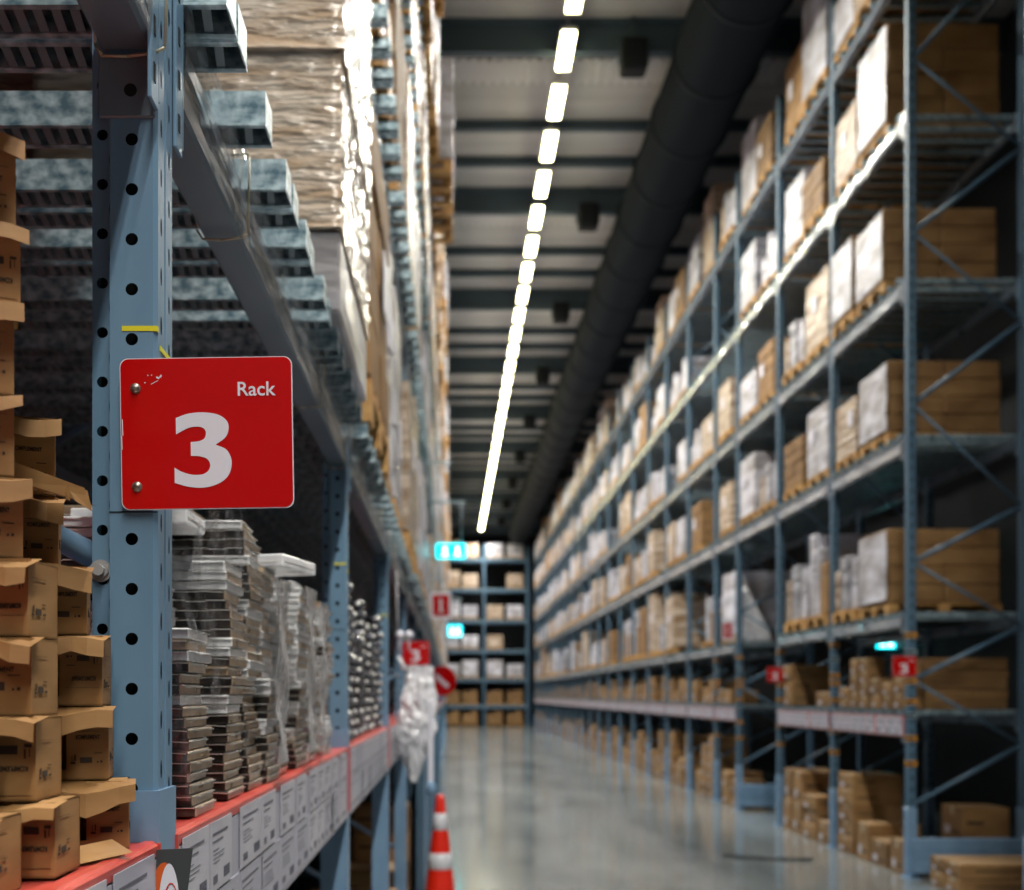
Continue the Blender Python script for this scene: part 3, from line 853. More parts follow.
# ------------------------------------------------------------------ far cross rack
fr = thing('pallet_rack', 'blue rack standing across the far end of the aisle, facing the camera', 'storage rack', (0,0,0), group='blue pallet racks')
FZ = [1.05, 2.4, 3.86, 5.38, 6.96, 8.5]
FX = [-.55, 1.63, 3.85]
for x in FX:
    for yy in (54.0, 55.0):
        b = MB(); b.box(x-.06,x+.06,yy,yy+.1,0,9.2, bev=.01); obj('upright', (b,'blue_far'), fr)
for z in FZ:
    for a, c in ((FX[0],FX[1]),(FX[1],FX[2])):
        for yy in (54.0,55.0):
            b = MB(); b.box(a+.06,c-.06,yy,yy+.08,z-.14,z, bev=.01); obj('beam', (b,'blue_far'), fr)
        b = MB(); b.box(a+.06,c-.06,54.0,55.1,z,z+.03); obj('shelf_board', (b,'galv'), fr)
for li, z in enumerate([0]+FZ):
    for q, x0 in enumerate((-.40, .52, 1.78, 2.80)):
        if (li, q) in ((3,3),(5,2)): continue
        v = pick((6,3,1,0,0) if li > 1 else (0,0,0,1,0), 1 if li > 1 else 0)
        if li == 1: v = next(u for u in LOADS if u[1]=='plain' and u[0]==.62)
        t_ = thing('pallet_load', '%s load on the far cross rack, %s, %s from its left end' % (v[3], ['floor level']+[] and '' or (['floor level','lowest shelf','second shelf','third shelf','fourth shelf','fifth shelf','top shelf'][li]), ORD[q]), 'pallet load', (x0, 54.95, z+.031), -PI/2, group='pallet loads on the far cross rack')
        t_.scale = (.9,1.0,1)
        obj('pallet', PAL, t_); obj(v[2].name.split('.')[0], v[2], t_, (0,0,.126))

# ------------------------------------------------------------------ signs
SY = 1.030
def rounded(w, h, r, n=6):
    P = []
    for cx, cy, a0 in ((w-r,h-r,0),(r,h-r,90),(r,r,180),(w-r,r,270)):
        for k in range(n+1):
            a = math.radians(a0+90*k/n); P.append((cx+r*math.cos(a), cy+r*math.sin(a)))
    return P
def extrude_poly(P, y0, y1, mi=0, mb=None):
    b = mb or MB(); n = len(P); k = len(b.v)
    b.v += [(x,y0,z) for x,z in P] + [(x,y1,z) for x,z in P]
    b.f.append(tuple(k+i for i in range(n))); b.m.append(mi); b.sm.append(False)
    b.f.append(tuple(k+n+i for i in reversed(range(n)))); b.m.append(mi); b.sm.append(False)
    for i in range(n):
        j = (i+1)%n; b.f.append((k+i,k+n+i,k+n+j,k+j)); b.m.append(mi); b.sm.append(False)
    return b
def smooth_poly(pts, corners, n=5):
    """Catmull-Rom through pts, sharp at the given indices"""
    out = []; N_ = len(pts)
    for i in range(N_):
        p1 = Vector(pts[i]); p2 = Vector(pts[(i+1)%N_])
        p0 = Vector(pts[i-1]) if i not in corners else p1*2-p2
        p3 = Vector(pts[(i+2)%N_]) if (i+1)%N_ not in corners else p2*2-p1
        if i in corners and (i+1)%N_ in corners: out.append(tuple(p1)); continue
        for k in range(n):
            t_ = k/n
            q = .5*((2*p1)+(p2-p0)*t_+(2*p0-5*p1+4*p2-p3)*t_*t_+(3*p1-p0-3*p2+p3)*t_**3)
            out.append((q.x,q.y))
    return out
T3 = [(325,387),(385,367),(455,361),(530,372),(575,402),(586,440),(570,485),(520,522),(568,543),(592,578),(598,620),(583,672),(540,710),(470,732),(390,729),(315,708),
      (315,632),(350,653),(400,668),(450,668),(480,652),(492,622),(478,592),(440,578),(397,575),(397,507),(438,503),(465,490),(473,463),(462,440),(430,431),(385,438),(325,468)]
T3C = {0,7,15,16,24,25,32}
p3 = smooth_poly(T3, T3C)
def px2m(p):      # crop pixels of the sign (size 853 x 750 px) to sign-plane metres, origin lower left of the plate
    return ((p[0]-50)/853*.1665, (838-p[1])/750*.1465)
P3 = [px2m(p) for p in p3]
def flat_tess(P, y, mi, b):
    """fill a concave outline properly"""
    from mathutils.geometry import tessellate_polygon
    k = len(b.v); b.v += [(x,y,z) for x,z in P]
    for tri in tessellate_polygon([[Vector((x,z,0)) for x,z in P]]):
        b.f.append(tuple(k+i for i in tri)); b.m.append(mi); b.sm.append(False)
def text_mesh(txt, size, y, mi_mat, offset=0.0, align='LEFT'):
    cu = bpy.data.curves.new('lettering', 'FONT'); cu.body = txt; cu.size = size; cu.offset = offset; cu.align_x = align; cu.extrude = .0002
    to = bpy.data.objects.new('lettering_tmp', cu); COL.objects.link(to)
    bpy.context.view_layer.update()
    dg = bpy.context.evaluated_depsgraph_get()
    me = bpy.data.meshes.new_from_object(to.evaluated_get(dg))
    bpy.data.objects.remove(to)
    me.materials.clear(); me.materials.append(M[mi_mat])
    for v in me.vertices: v.co = Vector((v.co.x, y - v.co.z, v.co.y))
    return me
def rack_sign(loc, label, detail=True):
    s = thing('rack_sign', label, 'sign', loc, group='red rack number signs')
    s.rotation_euler = (0, math.radians(-.9), 0)
    w, h = .1665, .1465
    b = extrude_poly(rounded(w,h,.008), 0, .002, 1)            # white edged plate
    b2 = extrude_poly([(x*(w-.0016)/w+.0008, z*(h-.0016)/h+.0008) for x,z in rounded(w,h,.008)], -.0004, .0005, 0, b)
    obj('plate', (b,['red','white']), s)
    b = MB(); flat_tess(P3, -.0009, 0, b)
    obj('number', (b,'white'), s)
    me = text_mesh('Rack', .0190, -.0009, 'white', offset=.0002)
    o = obj('lettering', me, s, (px2m((627,285))[0], 0, px2m((627,281))[1]))
    for zz in (px2m((128,238))[1], px2m((128,724))[1]):
        b = MB(); x = px2m((128,0))[0]
        for q in range(5):
            a0, a1 = q/5*PI/2, (q+1)/5*PI/2
            b.tube((x,-.004*math.sin(a0)-.0004,zz),(x,-.004*math.sin(a1)-.0004,zz),.0052*math.cos(a0),16,0,r2=max(.0004,.0052*math.cos(a1)),caps=False)
        obj('screw', (b,'bolt_old'), s)
    if detail:
        b = MB()
        for (a0,c0,a1,c1,wd) in ((205,218,240,200,3),(232,183,246,190,8),(246,186,256,172,4),(252,186,258,176,3),(172,212,178,208,4),(188,176,192,172,4),(206,174,211,172,3),(60,390,62,470,4),(56,470,58,540,3)):
            (x0,z0),(x1,z1) = px2m((a0,c0)), px2m((a1,c1)); r = wd*.0001
            d_ = Vector((x1-x0, z1-z0)); nn = Vector((-d_.y, d_.x)).normalized()*r
            b.quad([(x0+nn.x,-.0007,z0+nn.y),(x1+nn.x,-.0007,z1+nn.y),(x1-nn.x,-.0007,z1-nn.y),(x0-nn.x,-.0007,z0-nn.y)])
        obj('scratch', (b,'white'), s)
    return s
rack_sign((-.3190, SY, 1.7785), 'large red plate reading Rack 3 bolted to the near blue post')
rack_sign((-.305, 6.605, 1.785), 'red number 3 sign above the hanging white plastic bag', False)
for k, (i, nm) in enumerate(((0,'small red number sign on the end post of the right rack'), (2,'small red number sign on the right rack post at the walkway gap'))):
    s = rack_sign((XR-.14, RF[i]-.012, 1.76), nm, False); s.scale = (1.25,1,1.2)

# hanging white-edged red sign with a white 1
def one_sign(loc, label, wires):
    s = thing('hanging_sign', label, 'sign', loc)
    b = extrude_poly(rounded(.2,.25,.01), 0, .004, 1); extrude_poly([(x*.76+.024, z*.78+.028) for x,z in rounded(.2,.25,.01)], -.002, .0, 0, b)
    obj('plate', (b,['red','white']), s)
    b = MB(); b.box(.088,.112,-.004,-.002,.06,.19); b.box(.075,.1,-.004,-.002,.165,.18); b.box(.072,.128,-.004,-.002,.06,.075)
    obj('number', (b,'white'), s)
    if wires:
        for x in (.03,.17):
            b = MB(); b.tube((x,.002,.25),(x,.002,3.78-loc[2]),.003,6); obj('wire', (b,'galv'), s)
        b = MB(); b.box(XL+.012-loc[0], .2, -.008,.012, 3.77-loc[2],3.79-loc[2]); obj('support_arm', (b,'galv'), s)
    return s
one_sign((-.205, 10.0, 2.315), 'hanging red sign with a white number 1 left of the aisle', True)
one_sign((XR-.22, RF[3]-.03, 2.36), 'red and white sign with a number 1 on the white draped load at the right', False).scale = (.8,1,1.05)
b = MB(); 
# the arm that carries it
s = bpy.data.objects[-1] if False else None

def exit_sign(loc, w, h, label, wires=True):
    s = thing('exit_sign', label, 'sign', loc, group='turquoise exit signs')
    b = MB(); b.box(0,w,0,.05,0,h, bev=.01); obj('light_box', (b,'exit'), s)
    b = MB()
    for cx in (w*.3,w*.72):
        b.sphere((cx,-.004,h*.66),h*.13,10,6,0,(1,.15,1)); b.box(cx-h*.12,cx+h*.12,-.006,0,h*.25,h*.55); b.box(cx-h*.2,cx-h*.05,-.006,0,h*.12,h*.28); b.box(cx+h*.05,cx+h*.2,-.006,0,h*.12,h*.28)
    obj('pictogram', (b,'exit_w'), s)
    if wires:
        for x in (.05,w-.05):
            b = MB(); b.tube((x,.02,h),(x,.02,3.78-loc[2]),.006,6); obj('wire', (b,'galv'), s)
        b = MB(); b.box(XL+.004-loc[0], w, .01,.03, 3.76-loc[2],3.79-loc[2]); obj('support_arm', (b,'galv'), s)
exit_sign((-.18, 12, 3.14), .335, .165, 'turquoise glowing exit sign hanging high at the left of the aisle')
exit_sign((-.09, 24, 2.92), .315, .25, 'small turquoise exit sign farther down the aisle, below the first one')
exit_sign((6.9, 17.3, 2.36), .3, .2, 'turquoise glow of a sign seen through the right rack near the end post', False)
b = MB(); b.box(7.19,7.21,17.3,17.34,2.3,2.6); 

# ------------------------------------------------------------------ poster card below the first post
s = thing('poster_card', 'dark grey card with orange and white round emblem hung on the near shelf edge', 'poster', (XL, 1.02, 1.40))
P = [(-.006,.0515),(.039,.0535),(.030,-.02),(.02,-.075),(-.006,-.08)]
b = extrude_poly(P, 0, .0012); obj('card', (b,'cardgrey'), s)
b = MB()
def ell(cx, cz, rx, rz, a0=0, a1=360, n=28): return [(cx+rx*math.cos(math.radians(a0+(a1-a0)*i/n)), cz+rz*math.sin(math.radians(a0+(a1-a0)*i/n))) for i in range(n)]
flat_tess(ell(.012,-.012,.0155,.052), -.0004, 0, b)
flat_tess(ell(.0165,-.012,.0105,.051), -.0007, 1, b)
obj('emblem_disc', (b,['posterorange','white']), s)
b = MB(); A = ell(.0185,-.004,.0065,.024, 30, 220, 14)
for i in range(len(A)-1): b.tube((A[i][0],-.001,A[i][1]),(A[i+1][0],-.001,A[i+1][1]),.0005+.0006*(i/14),6)
b.tube((A[0][0],-.001,A[0][1]),(A[0][0]-.004,-.001,A[0][1]+.006),.0009,6,r2=.0002)
obj('emblem_swirl', (b,'red'), s)

# ------------------------------------------------------------------ open display cartons in the near left bay
TXT = text_mesh('KOMPLEMENT', .0052, 0, 'ink', offset=.00012)
def print_mesh(flip=False):
    b = MB()
    return b
def display_carton(i, w, d, h, pw, flap, style):
    """origin: front right bottom corner, box runs to -x and +y; camera-facing front has a printed panel at the right and an opening left of it"""
    r = random.Random(i*13+5); b = MB(); t_ = .0016
    b.box(-w,0,0,d,0,t_); b.box(-w,0,d-t_,d,0,h); b.box(-w,-w+t_,0,d,0,h)
    b.box(-t_,0,0,d,0,h)                                   # aisle side
    b.box(-w,0,d*.35,d,h-t_,h)                             # top, cut back
    b.box(-pw,-t_,0,t_,0,h)                                # printed panel
    b.box(-pw-.001,-pw+.001,.001,d*.5,0,h)                 # panel return
    b.box(-w,-pw,0,t_,0,h*.14)                             # low lip
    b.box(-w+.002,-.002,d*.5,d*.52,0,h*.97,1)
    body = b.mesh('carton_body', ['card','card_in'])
    # awning flap: slopes out, then a ragged lip turned down
    f = MB(); n = 9; e = [r.uniform(-.0022,.0022) for _ in range(n+1)]
    xs = [-w + (w+.006)*k/n for k in range(n+1)]
    out, drop, lip = flap
    up = r.uniform(-.002,.004)
    for k in range(n):
        a, c = xs[k], xs[k+1]
        sag = lambda x: .004*math.sin((x+w)/w*7+i)
        f.quad([(a,.012,h+.001),(c,.012,h+.001),(c,-out+e[k+1],h-drop+sag(c)+up),(a,-out+e[k],h-drop+sag(a)+up)],0)
        f.quad([(a,-out+e[k],h-drop+sag(a)+up),(c,-out+e[k+1],h-drop+sag(c)+up),(c,-out-.002+e[k+1],h-drop-lip+sag(c)*1.5+e[k+1]),(a,-out-.002+e[k],h-drop-lip+sag(a)*1.5+e[k])],0)
    me = f.mesh('top_flap','card')
    return body, me
b = MB()
# printed marks on the panel: word line, framed block, small symbols
b.box(.0,.0045,-.0004,0,.0105,.0125); b.box(.001,.0015,-.0004,0,.013,.018); b.box(.0085,.0195,-.0004,0,.0115,.0165); b.box(.024,.0255,-.0004,0,.0115,.013); b.box(.027,.029,-.0004,0,.0115,.0135)
b.box(.0215,.029,-.0004,0,.020,.0206); b.box(.0035,.0046,-.0004,0,.0135,.019); b.box(.0,.03,-.00035,0,.040,.0402)
MARK = b.mesh('print_pattern','ink')
def put_carton(idx, xr, yf, z, w, d, h, pw, rz, label, flap=(.028,.006,.014), flipped=False):
    body, fl = display_carton(idx, w, d, h, pw, flap, 0)
    c = thing('display_carton', label, 'carton', (xr, yf, z), rz, group='open display cartons stacked on the near left shelf')
    bo = obj('carton_body', body, c); f = obj('top_flap', fl, c)
    sx = pw/.036
    if not flipped:
        mk = obj('print_pattern', MARK, bo, (-pw+.003,-.0002,.004)); tx = obj('lettering', TXT, bo, (-pw+.0075,-.0006,h*.56))
    else:
        mk = obj('print_pattern', MARK, bo, (-.003,-.0002,h-.006), (0,PI,0)); tx = obj('lettering', TXT, bo, (-.0055,-.0006,h*.42), (0,PI,0))
    mk.scale = (sx*.95,1,sx*1.0); tx.scale = (sx*.62,1,1.05)
    # same print on the aisle side of the nearer cartons
    m2 = obj('print_pattern', MARK, bo, (.0004,.006,.006), (0,0,PI/2)); m2.scale = (.9,1,1)
    return c
ZS = 1.4596
# column beside the post
z = ZS
colA = [(-.2955,.975,.062,.036,.28,0),(-.314,.975,.066,.036,.22,0),(-.320,.975,.064,.037,.14,1),(-.334,.975,.062,.037,.26,0),(-.360,.975,.062,.034,.30,0),(-.362,.972,.070,.044,.34,0)]
WORDS = ['bottom','second up','third up','fourth up','fifth up','sixth up','seventh up','eighth up','ninth up','tenth up']
for k, (xr, yf, h, pw, rz, fl) in enumerate(colA):
    put_carton(k, xr, yf, z, .12, .045, h, pw, rz, 'open brown display carton in the stack touching the blue post, '+WORDS[k], flap=(.026,.008,.014) if k != 5 else (.03,.006,.014), flipped=bool(fl)); z += h+.0012
# top tray: long flap carton jutting out to the right
# column nearer the camera
z = ZS
colB = [(-.304,.816,.058,.040,.02,1),(-.317,.812,.064,.048,.03,1),(-.322,.816,.060,.048,.02,0),(-.326,.820,.060,.034,-.02,1),(-.334,.83,.062,.04,.42,0),(-.341,.83,.062,.04,.40,0),(-.341,.83,.064,.04,.45,0),(-.336,.83,.060,.04,.40,1),(-.338,.826,.066,.04,.42,0)]
for k, (xr, yf, h, pw, rz, fl) in enumerate(colB):
    put_carton(20+k, xr, yf, z, .12, .058 if k < 4 else .045, h, pw, rz, 'open brown display carton in the tall stack at the left picture edge, '+WORDS[k], flap=(.020,.004,.013), flipped=bool(fl)); z += h+.0012
z = ZS
for k in range(2):
    put_carton(40+k, -.312-.02*k, .715, z, .12, .06, .055, .04, .02, 'open brown display carton at the lower left corner, '+['bottom','on top'][k], flap=(.018,.004,.012)); z += .056
# long tray flap jutting right from the sixth carton
b = MB()
b.quad([(-.09,0,.02),(.0,-.02,.010),(.052,-.01,-.009),(-.04,.05,.0)]); 
tr = thing('cardboard_tray', 'flattened cardboard tray jutting out sideways towards the blue post under the top carton', 'cardboard tray', (-.368,.925,1.781))
# tray with up-turned ragged edges
b = MB(); b.box(-.09,.0,-.022,.020,0,.0016); b.quad([(0,-.022,.001),(.056,-.012,-.016),(.056,.012,-.015),(0,.020,.001)]); b.quad([(0,-.022,.0),(.056,-.012,-.017),(.054,-.014,-.004),(-.002,-.026,.016)]); b.quad([(-.09,-.022,0),(0,-.022,0),(-.002,-.026,.016),(-.09,-.026,.020)])
obj('tray_floor', (b,'card'), tr)
b = MB(); b.quad([(.040,-.0155,-.003),(.056,-.013,-.006),(.060,-.012,-.024),(.046,-.015,-.015)]); b.quad([(.036,-.015,.0),(.041,-.017,-.002),(.043,-.018,-.016),(.039,-.016,-.014)]); obj('torn_flap', (b,'card'), tr)
# flap lying over the shelf lip
b = MB(); b.quad([(0,0,.006),(.036,.052,.010),(.058,.040,.0),(.016,-.035,-.003)]); b.quad([(0,0,.006),(.016,-.035,-.003),(.005,-.05,-.004),(-.02,-.02,.004)])
o = obj('loose_flap', (b,'card'), None, (-.338,.895,1.462)); tag(o, 'torn cardboard flap lying on the red shelf edge in front of the cartons', 'cardboard flap')

# ------------------------------------------------------------------ flat wrapped packs
def pack_mesh(w, d, h, mats, seed):
    r = random.Random(seed); b = MB()
    b.box(-w, 0, 0, d, 0, h, 0, bev=.0012)
    # aisle side in a paler colour
    b.box(-.0004,.0006,.001,d-.001,.0008,h-.0008,1)
    # film seams: thin wavy lip round the pack near the top edge
    z = h*.82; n = 5
    for k in range(n):
        a, c = d*k/n, d*(k+1)/n; j0, j1 = r.uniform(-.001,.001), r.uniform(-.001,.001)
        b.quad([(0,a,z+j0),(.0032,a,z+j0+.0006),(.0032,c,z+j1+.0006),(0,c,z+j1)],2); b.quad([(.0032,a,z+j0+.0006),(.0032,c,z+j1+.0006),(.0028,c,z+j1-.0012),(.0028,a,z+j0-.0012)],2)
        a, c = -w*k/n, -w*(k+1)/n
        b.quad([(a,0,z+j0),(a,-.0028,z+j0),(c,-.0028,z+j1),(c,0,z+j1)],2); b.quad([(a,-.0028,z+j0),(c,-.0028,z+j1),(c,-.0026,z+j1-.0009),(a,-.0026,z+j0-.0009)],2)
    return b.mesh('flat_pack', mats)
PH = .0128
PD = [pack_mesh(.13,.085,PH-.0004,['pack_dark','pack_tan','film'],k) for k in range(3)]
PW = [pack_mesh(.13,.085,PH-.0004,['pack_white','pack_white','film'],k+5) for k in range(2)]
PG = [pack_mesh(.13,.085,PH-.0004,['pack_tan','pack_tan','film'],9)]
PWT = [pack_mesh(.13,.085,PH-.0004,['pack_white','pack_tan','film'],11)]
#        yf    xr     n  kinds (from bottom)            name
STK = [(1.222,-.298,17,'d'*10+'w'+'d'*3+'wgw','front stack right behind the near blue post'),
       (1.30,-.375,28,'ddddddddwwddddddwwwwddddddww','inner stack behind the near blue post'),
       (1.425,-.296,25,'d'*9+'wwddgdww'+'d'*5+'www','the second stack from the near post'),
       (1.50,-.43,30,'d'*20+'w'*10,'the inner stack behind the second one'),
       (1.565,-.296,31,'d'*10+'wddw'+'wwddddwwddddwdddw','the tall third stack from the near post'),
       (1.70,-.297,26,'ddddddww'+'d'*3+'w'*15,'the fourth stack from the near post'),
       (1.86,-.302,24,'ddwwddddww'+'w'*14,'the fifth stack from the near post'),
       (2.04,-.298,28,'ddddwwddwwddwwwwwwwwwwwwwwww','the sixth stack from the near post'),
       (2.24,-.300,27,'wwwddwwwwddddwwwwwwwwwwwwww','second-to-last stack before the second post'),
       (2.48,-.300,27,'wwwwwwwdddwwwwwwwwddwwwwwww','last stack before the second post')]
for si, (yf, xr, n, kinds, nm) in enumerate(STK):
    lean = R.uniform(-.010,.004); z = ZS; jx = 0; s_ = 1.0
    if yf > 1.9: s_ = 1.35
    for k in range(n):
        kd = kinds[k % len(kinds)]
        me = R.choice({'d':PD,'w':PW+PWT,'g':PG}[kd])
        jx += R.uniform(-.0035,.0035)
        if k % 7 == 6: jx = R.uniform(-.006,.004)
        x = min(xr + jx + lean*k/n, -.291)
        o = obj('flat_pack', me, None, (x, yf+R.uniform(-.003,.003), z), (0,0,R.uniform(-.05,.05)))
        o.scale = (s_,s_*1.2,1)
        adj = {'d':'dark','w':'white','g':'tan'}[kd]
        tag(o, '%s wrapped flat pack, %s up in %s' % (adj, onth(k), nm), 'flat pack', 'film-wrapped flat packs in the left rack')
        z += PH
# larger packs lying on top
def slab(w, d, h, mat, loc, rz, label, rx=0):
    b = MB(); b.box(-w,0,0,d,0,h,0,bev=.002); b.box(-w*.9,-w*.1,-.001,0,h*.35,h*.4,1); b.box(-.0005,.0008,d*.05,d*.95,h*.45,h*.5,1)
    o = obj('flat_carton', (b,[mat,'film']), None, loc, (rx,0,rz)); tag(o, label, 'flat carton'); return o
slab(.15,.10,.020,'pack_white',(-.338,1.36,ZS+28*PH+.001),.0,'white flat box on the inner stack beside the near post, under the red sign')
slab(.22,.13,.022,'pack_tan',(-.370,1.50,ZS+30*PH+.001),.02,'wide grey-tan box on top of the inner stack behind the near post')
slab(.10,.14,.020,'pack_white',(-.268,1.69,ZS+26*PH+.012),-.25,'white box jutting out askew from the top of the fourth stack')
o = slab(.10,.12,.011,'pack_tan',(-.300,1.70,ZS+26*PH+.0005),0,'thin tan board under the askew white box')
# crumpled clear film hanging over the stacks
def film(x0, x1, y, z0, z1, seed, label):
    b = MB(); r = random.Random(seed); nu, nv_ = 10, 24
    for i in range(nu+1):
        for j in range(nv_+1):
            u, v = i/nu, j/nv_
            b.v.append((x0+(x1-x0)*u+r.uniform(-.003,.003)+.006*math.sin(9*v+seed), y-.004*math.sin(7*u+5*v)+r.uniform(-.003,.003), z0+(z1-z0)*v))
    for i in range(nu):
        for j in range(nv_):
            a = i*(nv_+1)+j; b.f.append((a,a+nv_+1,a+nv_+2,a+1)); b.m.append(0); b.sm.append(True)
    o = obj('plastic_film', (b,'film_clear')); tag(o, label, 'plastic film', 'clear film over the flat packs')
film(-.350,-.292,1.207,ZS+.02,ZS+.31,3,'crumpled clear plastic film hanging over the packs next to the near post')
film(-.352,-.303,1.413,ZS+.12,ZS+.37,5,'clear plastic film hanging in front of the second stack of flat packs')
film(-.350,-.300,1.552,ZS+.05,ZS+.41,8,'clear plastic film hanging down the tall third stack of flat packs')
def side_film(x, y0, y1, z0, z1, seed, label):
    b = MB(); r = random.Random(seed); nu, nv_ = 8, 22
    for i in range(nu+1):
        for j in range(nv_+1):
            u, v = i/nu, j/nv_
            b.v.append((x+.004*math.sin(11*v+3*u)+r.uniform(-.002,.002), y0+(y1-y0)*u+r.uniform(-.003,.003), z0+(z1-z0)*v))
    for i in range(nu):
        for j in range(nv_):
            a = i*(nv_+1)+j; b.f.append((a,a+nv_+1,a+nv_+2,a+1)); b.m.append(0); b.sm.append(True)
    o = obj('plastic_film', (b,'film_clear')); tag(o, label, 'plastic film', 'clear film over the flat packs')
side_film(-.277,1.69,1.80,ZS+.03,ZS+.33,4,'shiny clear film round the aisle side of the fourth stack of packs')
side_film(-.277,2.05,2.16,ZS+.03,ZS+.35,6,'shiny clear film round the aisle side of the sixth stack of packs')
side_film(-.277,2.26,2.36,ZS+.03,ZS+.34,7,'shiny clear film round the second-to-last stack before the second post')

# large brown box behind the packs in the bay (fills the dark back)
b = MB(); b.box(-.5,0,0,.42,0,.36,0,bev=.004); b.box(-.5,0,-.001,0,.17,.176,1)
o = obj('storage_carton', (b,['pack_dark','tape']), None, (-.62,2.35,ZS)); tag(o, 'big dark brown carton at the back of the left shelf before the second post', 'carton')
b = MB(); b.box(-.16,0,0,.20,0,.375,0,bev=.004); b.box(-.16,0,-.001,0,.30,.305,1)
o = obj('storage_carton', (b,['card','tape']), None, (-.335,2.66,ZS)); tag(o, 'plain brown carton standing behind the last white packs before the second post', 'carton')

# second bay: columns of tied dark bundles with white caps
def bundle(seed):
    b = MB(); b.sphere((0,0,.018),.034,12,7,0,(1.1,1.1,.52)); b.sphere((.022,-.018,.020),.009,8,6,1,(1,1,1.0))
    return b.mesh('bundle_body', ['band','film'])
BN = bundle(1)
for q, (x, y) in enumerate(((-.325,3.10),(-.33,3.30),(-.325,3.50),(-.33,3.72),(-.325,3.95),(-.33,4.2),(-.325,4.45))):
    for k in range(14 - (q % 3)*2):
        o = obj('bagged_bundle', BN, None, (x+R.uniform(-.006,.006), y+R.uniform(-.006,.006), ZS+k*.0335), (0,0,R.uniform(-.6,.6)))
        tag(o, 'dark bagged bundle with white knots behind the second post, %s column, %s from the bottom' % (ORD[q], onth(k)), 'bundle', 'bagged bundles in the second left bay')

# ------------------------------------------------------------------ white bag, hooks, tag
bg = thing('plastic_bag', 'crumpled white plastic bag hanging under the farther red number 3 sign', 'bag', (-.168, 5.20, 1.65))
b = MB(); r = random.Random(11); n, k = 22, 20
for q in range(k+1):
    v = q/k; z = .09 - .56*v
    prof = (.080 + .042*math.sin(min(1,v*1.9)*PI/2)) * (1 if v < .62 else max(.12, 1-(v-.62)*2.1))
    for i in range(n):
        an = 2*PI*i/n; rr = prof*(1+.16*math.sin(5*an+6*v)+r.uniform(-.12,.12))
        b.v.append((rr*math.cos(an)*.70 + (.01-.03*v), rr*math.sin(an)*.55, z+r.uniform(-.008,.008)))
for q in range(k):
    for i in range(n):
        j = (i+1)%n; b.f.append((q*n+i,q*n+j,(q+1)*n+j,(q+1)*n+i)); b.m.append(0); b.sm.append(False)
b.f.append(tuple(range(n))); b.m.append(0); b.sm.append(False); b.f.append(tuple(k*n+i for i in reversed(range(n)))); b.m.append(0); b.sm.append(False)
obj('bag_body', (b,'bag'), bg)
b = MB(); b.tube((-.06,0,.07),(-.095,0,.14),.016,8,r2=.006); b.tube((-.095,0,.14),(-.102,0,.56),.0025,6); obj('bag_strap', (b,'bag'), bg)
for nm, x in (('left','-'),('right','+')):
    b = MB(); xx = -.03 if x == '-' else .03
    b.tube((0,0,.03),(0,0,.10),.005,8); b.sphere((0,0,.11),.022,14,9)
    o = obj('hook_rod', (b,'white'), None, (-.262 if x=='-' else -.215, 5.32, 1.79)); tag(o, 'white ball-ended rod above the hanging bag, %s' % ('left of the red sign' if x=='-' else 'touching the red sign'), 'hook')
b = MB(); b.box(0,.024,0,.004,0,.38,bev=.001); b.sphere((.012,0,-.03),.035,12,8,1,(.7,.5,1))
o = obj('hanging_tag', (b,['white','sleeve']), None, (-.112,5.02,1.19)); tag(o, 'narrow white strip tag hanging right of the white bag', 'tag')
# red tilted round sign
rs = thing('warning_sign', 'tilted red sign on the left rack front beyond the white bag', 'sign', (-.10, 10.6, 1.74), 0)
rs.rotation_euler = (0, math.radians(40), math.radians(-20))
b = MB(); b.tube((0,-.006,0),(0,.0,0),.15,28); obj('disc', (b,'red'), rs); b = MB(); b.box(-.09,.09,-.01,-.006,-.02,.02); obj('white_bar', (b,'white'), rs)

# ------------------------------------------------------------------ traffic cone
cn = thing('traffic_cone', 'orange traffic cone with two white bands standing by the left rack', 'traffic cone', (-.083, 7.46, 0))
H = .9; rad = lambda z: .028+.105*(1-z/H)
b = MB(); b.box(-.17,.17,-.17,.17,0,.035,bev=.012); obj('cone_base', (b,'black'), cn)
b = MB(); b.lathe([(rad(.03),.03),(rad(.38),.38)],28); b.lathe([(rad(.38),.38),(rad(.775),.775),(rad(.88),.88),(.022,.9),(.012,.895),(.0,.89)],28); obj('cone_body', (b,'orange'), cn)
for z0, z1 in ((.39,.50),(.66,.775)):
    b = MB(); b.lathe([(rad(z0)+.0005,z0),(rad(z0)+.003,z0+.002),(rad(z1)+.003,z1-.002),(rad(z1)+.0005,z1)],28); obj('reflective_band', (b,'coneband'), cn)

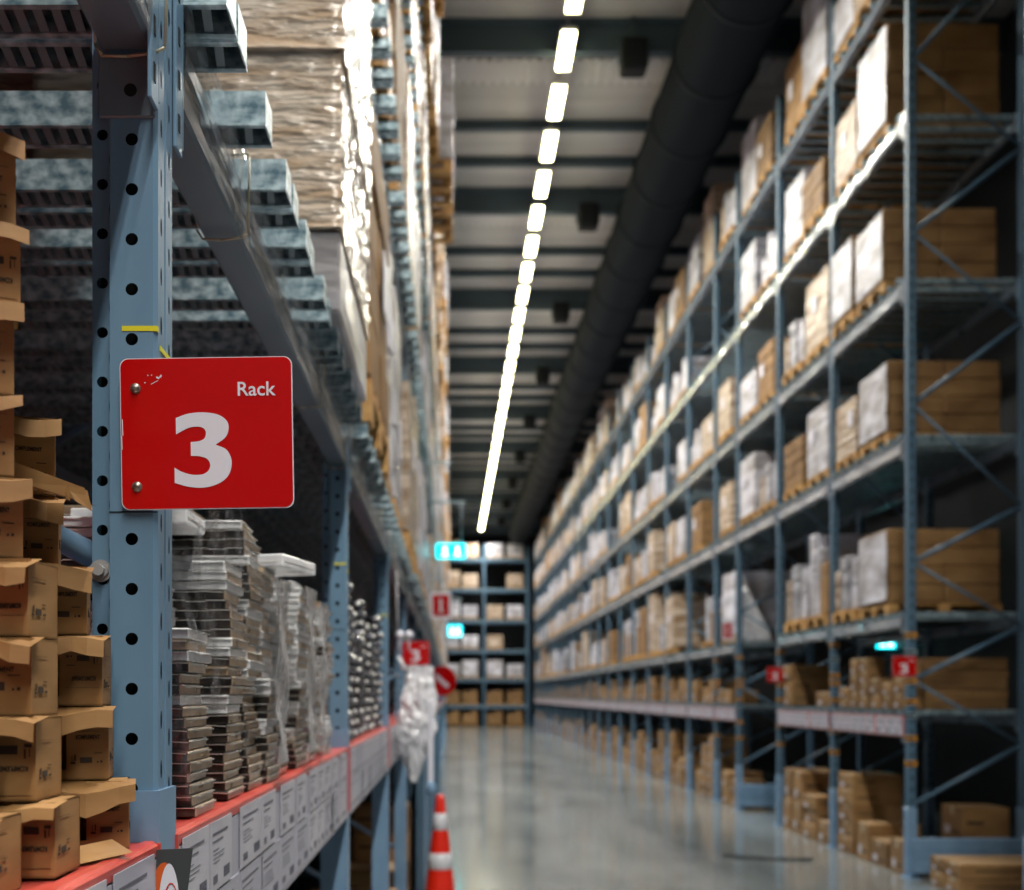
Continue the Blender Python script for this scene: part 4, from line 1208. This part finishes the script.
# ------------------------------------------------------------------ white cloth on the load by the gap
b = MB(); nn = 10; g = []
for i in range(nn+1):
    for j in range(nn+1):
        u, v = i/nn, j/nn
        x = u*(.10+.42*(1-v)**1.1); g.append((x, .012*math.sin(9*u+4*v), .78*v-.0))
b.v = g
for i in range(nn):
    for j in range(nn):
        a = i*(nn+1)+j; b.f.append((a,a+nn+1,a+nn+2,a+1)); b.m.append(0); b.sm.append(True)
o = obj('cloth_cover', (b,'bag'), None, (XR+.09, RF[3]+.20, 2.34)); tag(o, 'white cloth draped over the load beside the walkway gap on the right', 'cloth')
sm = o.modifiers.new('thick','SOLIDIFY'); sm.thickness = .01

# cable on the floor
cu = MB(); pts = [(2.70,10.6),(2.85,10.45),(3.05,10.35),(3.25,10.33),(3.45,10.30),(3.5,10.36)]
for i in range(len(pts)-1): cu.tube((*pts[i],.012),(*pts[i+1],.012),.011,8)
o = obj('floor_cable', (cu,'black')); tag(o, 'short dark cable lying on the floor near the right rack', 'cable')

# ------------------------------------------------------------------ world, camera
w = bpy.data.worlds.new('World'); sc.world = w; w.use_nodes = True
w.node_tree.nodes['Background'].inputs[0].default_value = (.45,.6,.8,1); w.node_tree.nodes['Background'].inputs[1].default_value = .012
cd = bpy.data.cameras.new('camera'); cam = bpy.data.objects.new('camera', cd); COL.objects.link(cam); sc.camera = cam
cam.location = (0,0,1.6); cam.rotation_euler = (PI/2,0,0)
cd.sensor_fit = 'HORIZONTAL'; cd.sensor_width = 36; cd.lens = 1066/1024*36
cd.shift_x = 60/1024; cd.shift_y = 250/1024; cd.clip_start = .02; cd.clip_end = 200
cd.dof.use_dof = True; cd.dof.focus_distance = 1.035; cd.dof.aperture_fstop = 37.48/6.8
sc.view_settings.view_transform = 'Standard'; sc.view_settings.look = 'None'; sc.view_settings.gamma = 1; sc.view_settings.use_curve_mapping = False
sc.view_settings.exposure = 1.6
sc.cycles.use_denoising = True
try: sc.cycles.denoiser = 'OPENIMAGEDENOISE'
except Exception: pass
sc.cycles.max_bounces = 7; sc.cycles.diffuse_bounces = 1; sc.cycles.glossy_bounces = 3; sc.cycles.transparent_max_bounces = 12
sc.cycles.sample_clamp_indirect = 6; sc.cycles.caustics_reflective = False; sc.cycles.caustics_refractive = False
sc.render.film_transparent = False
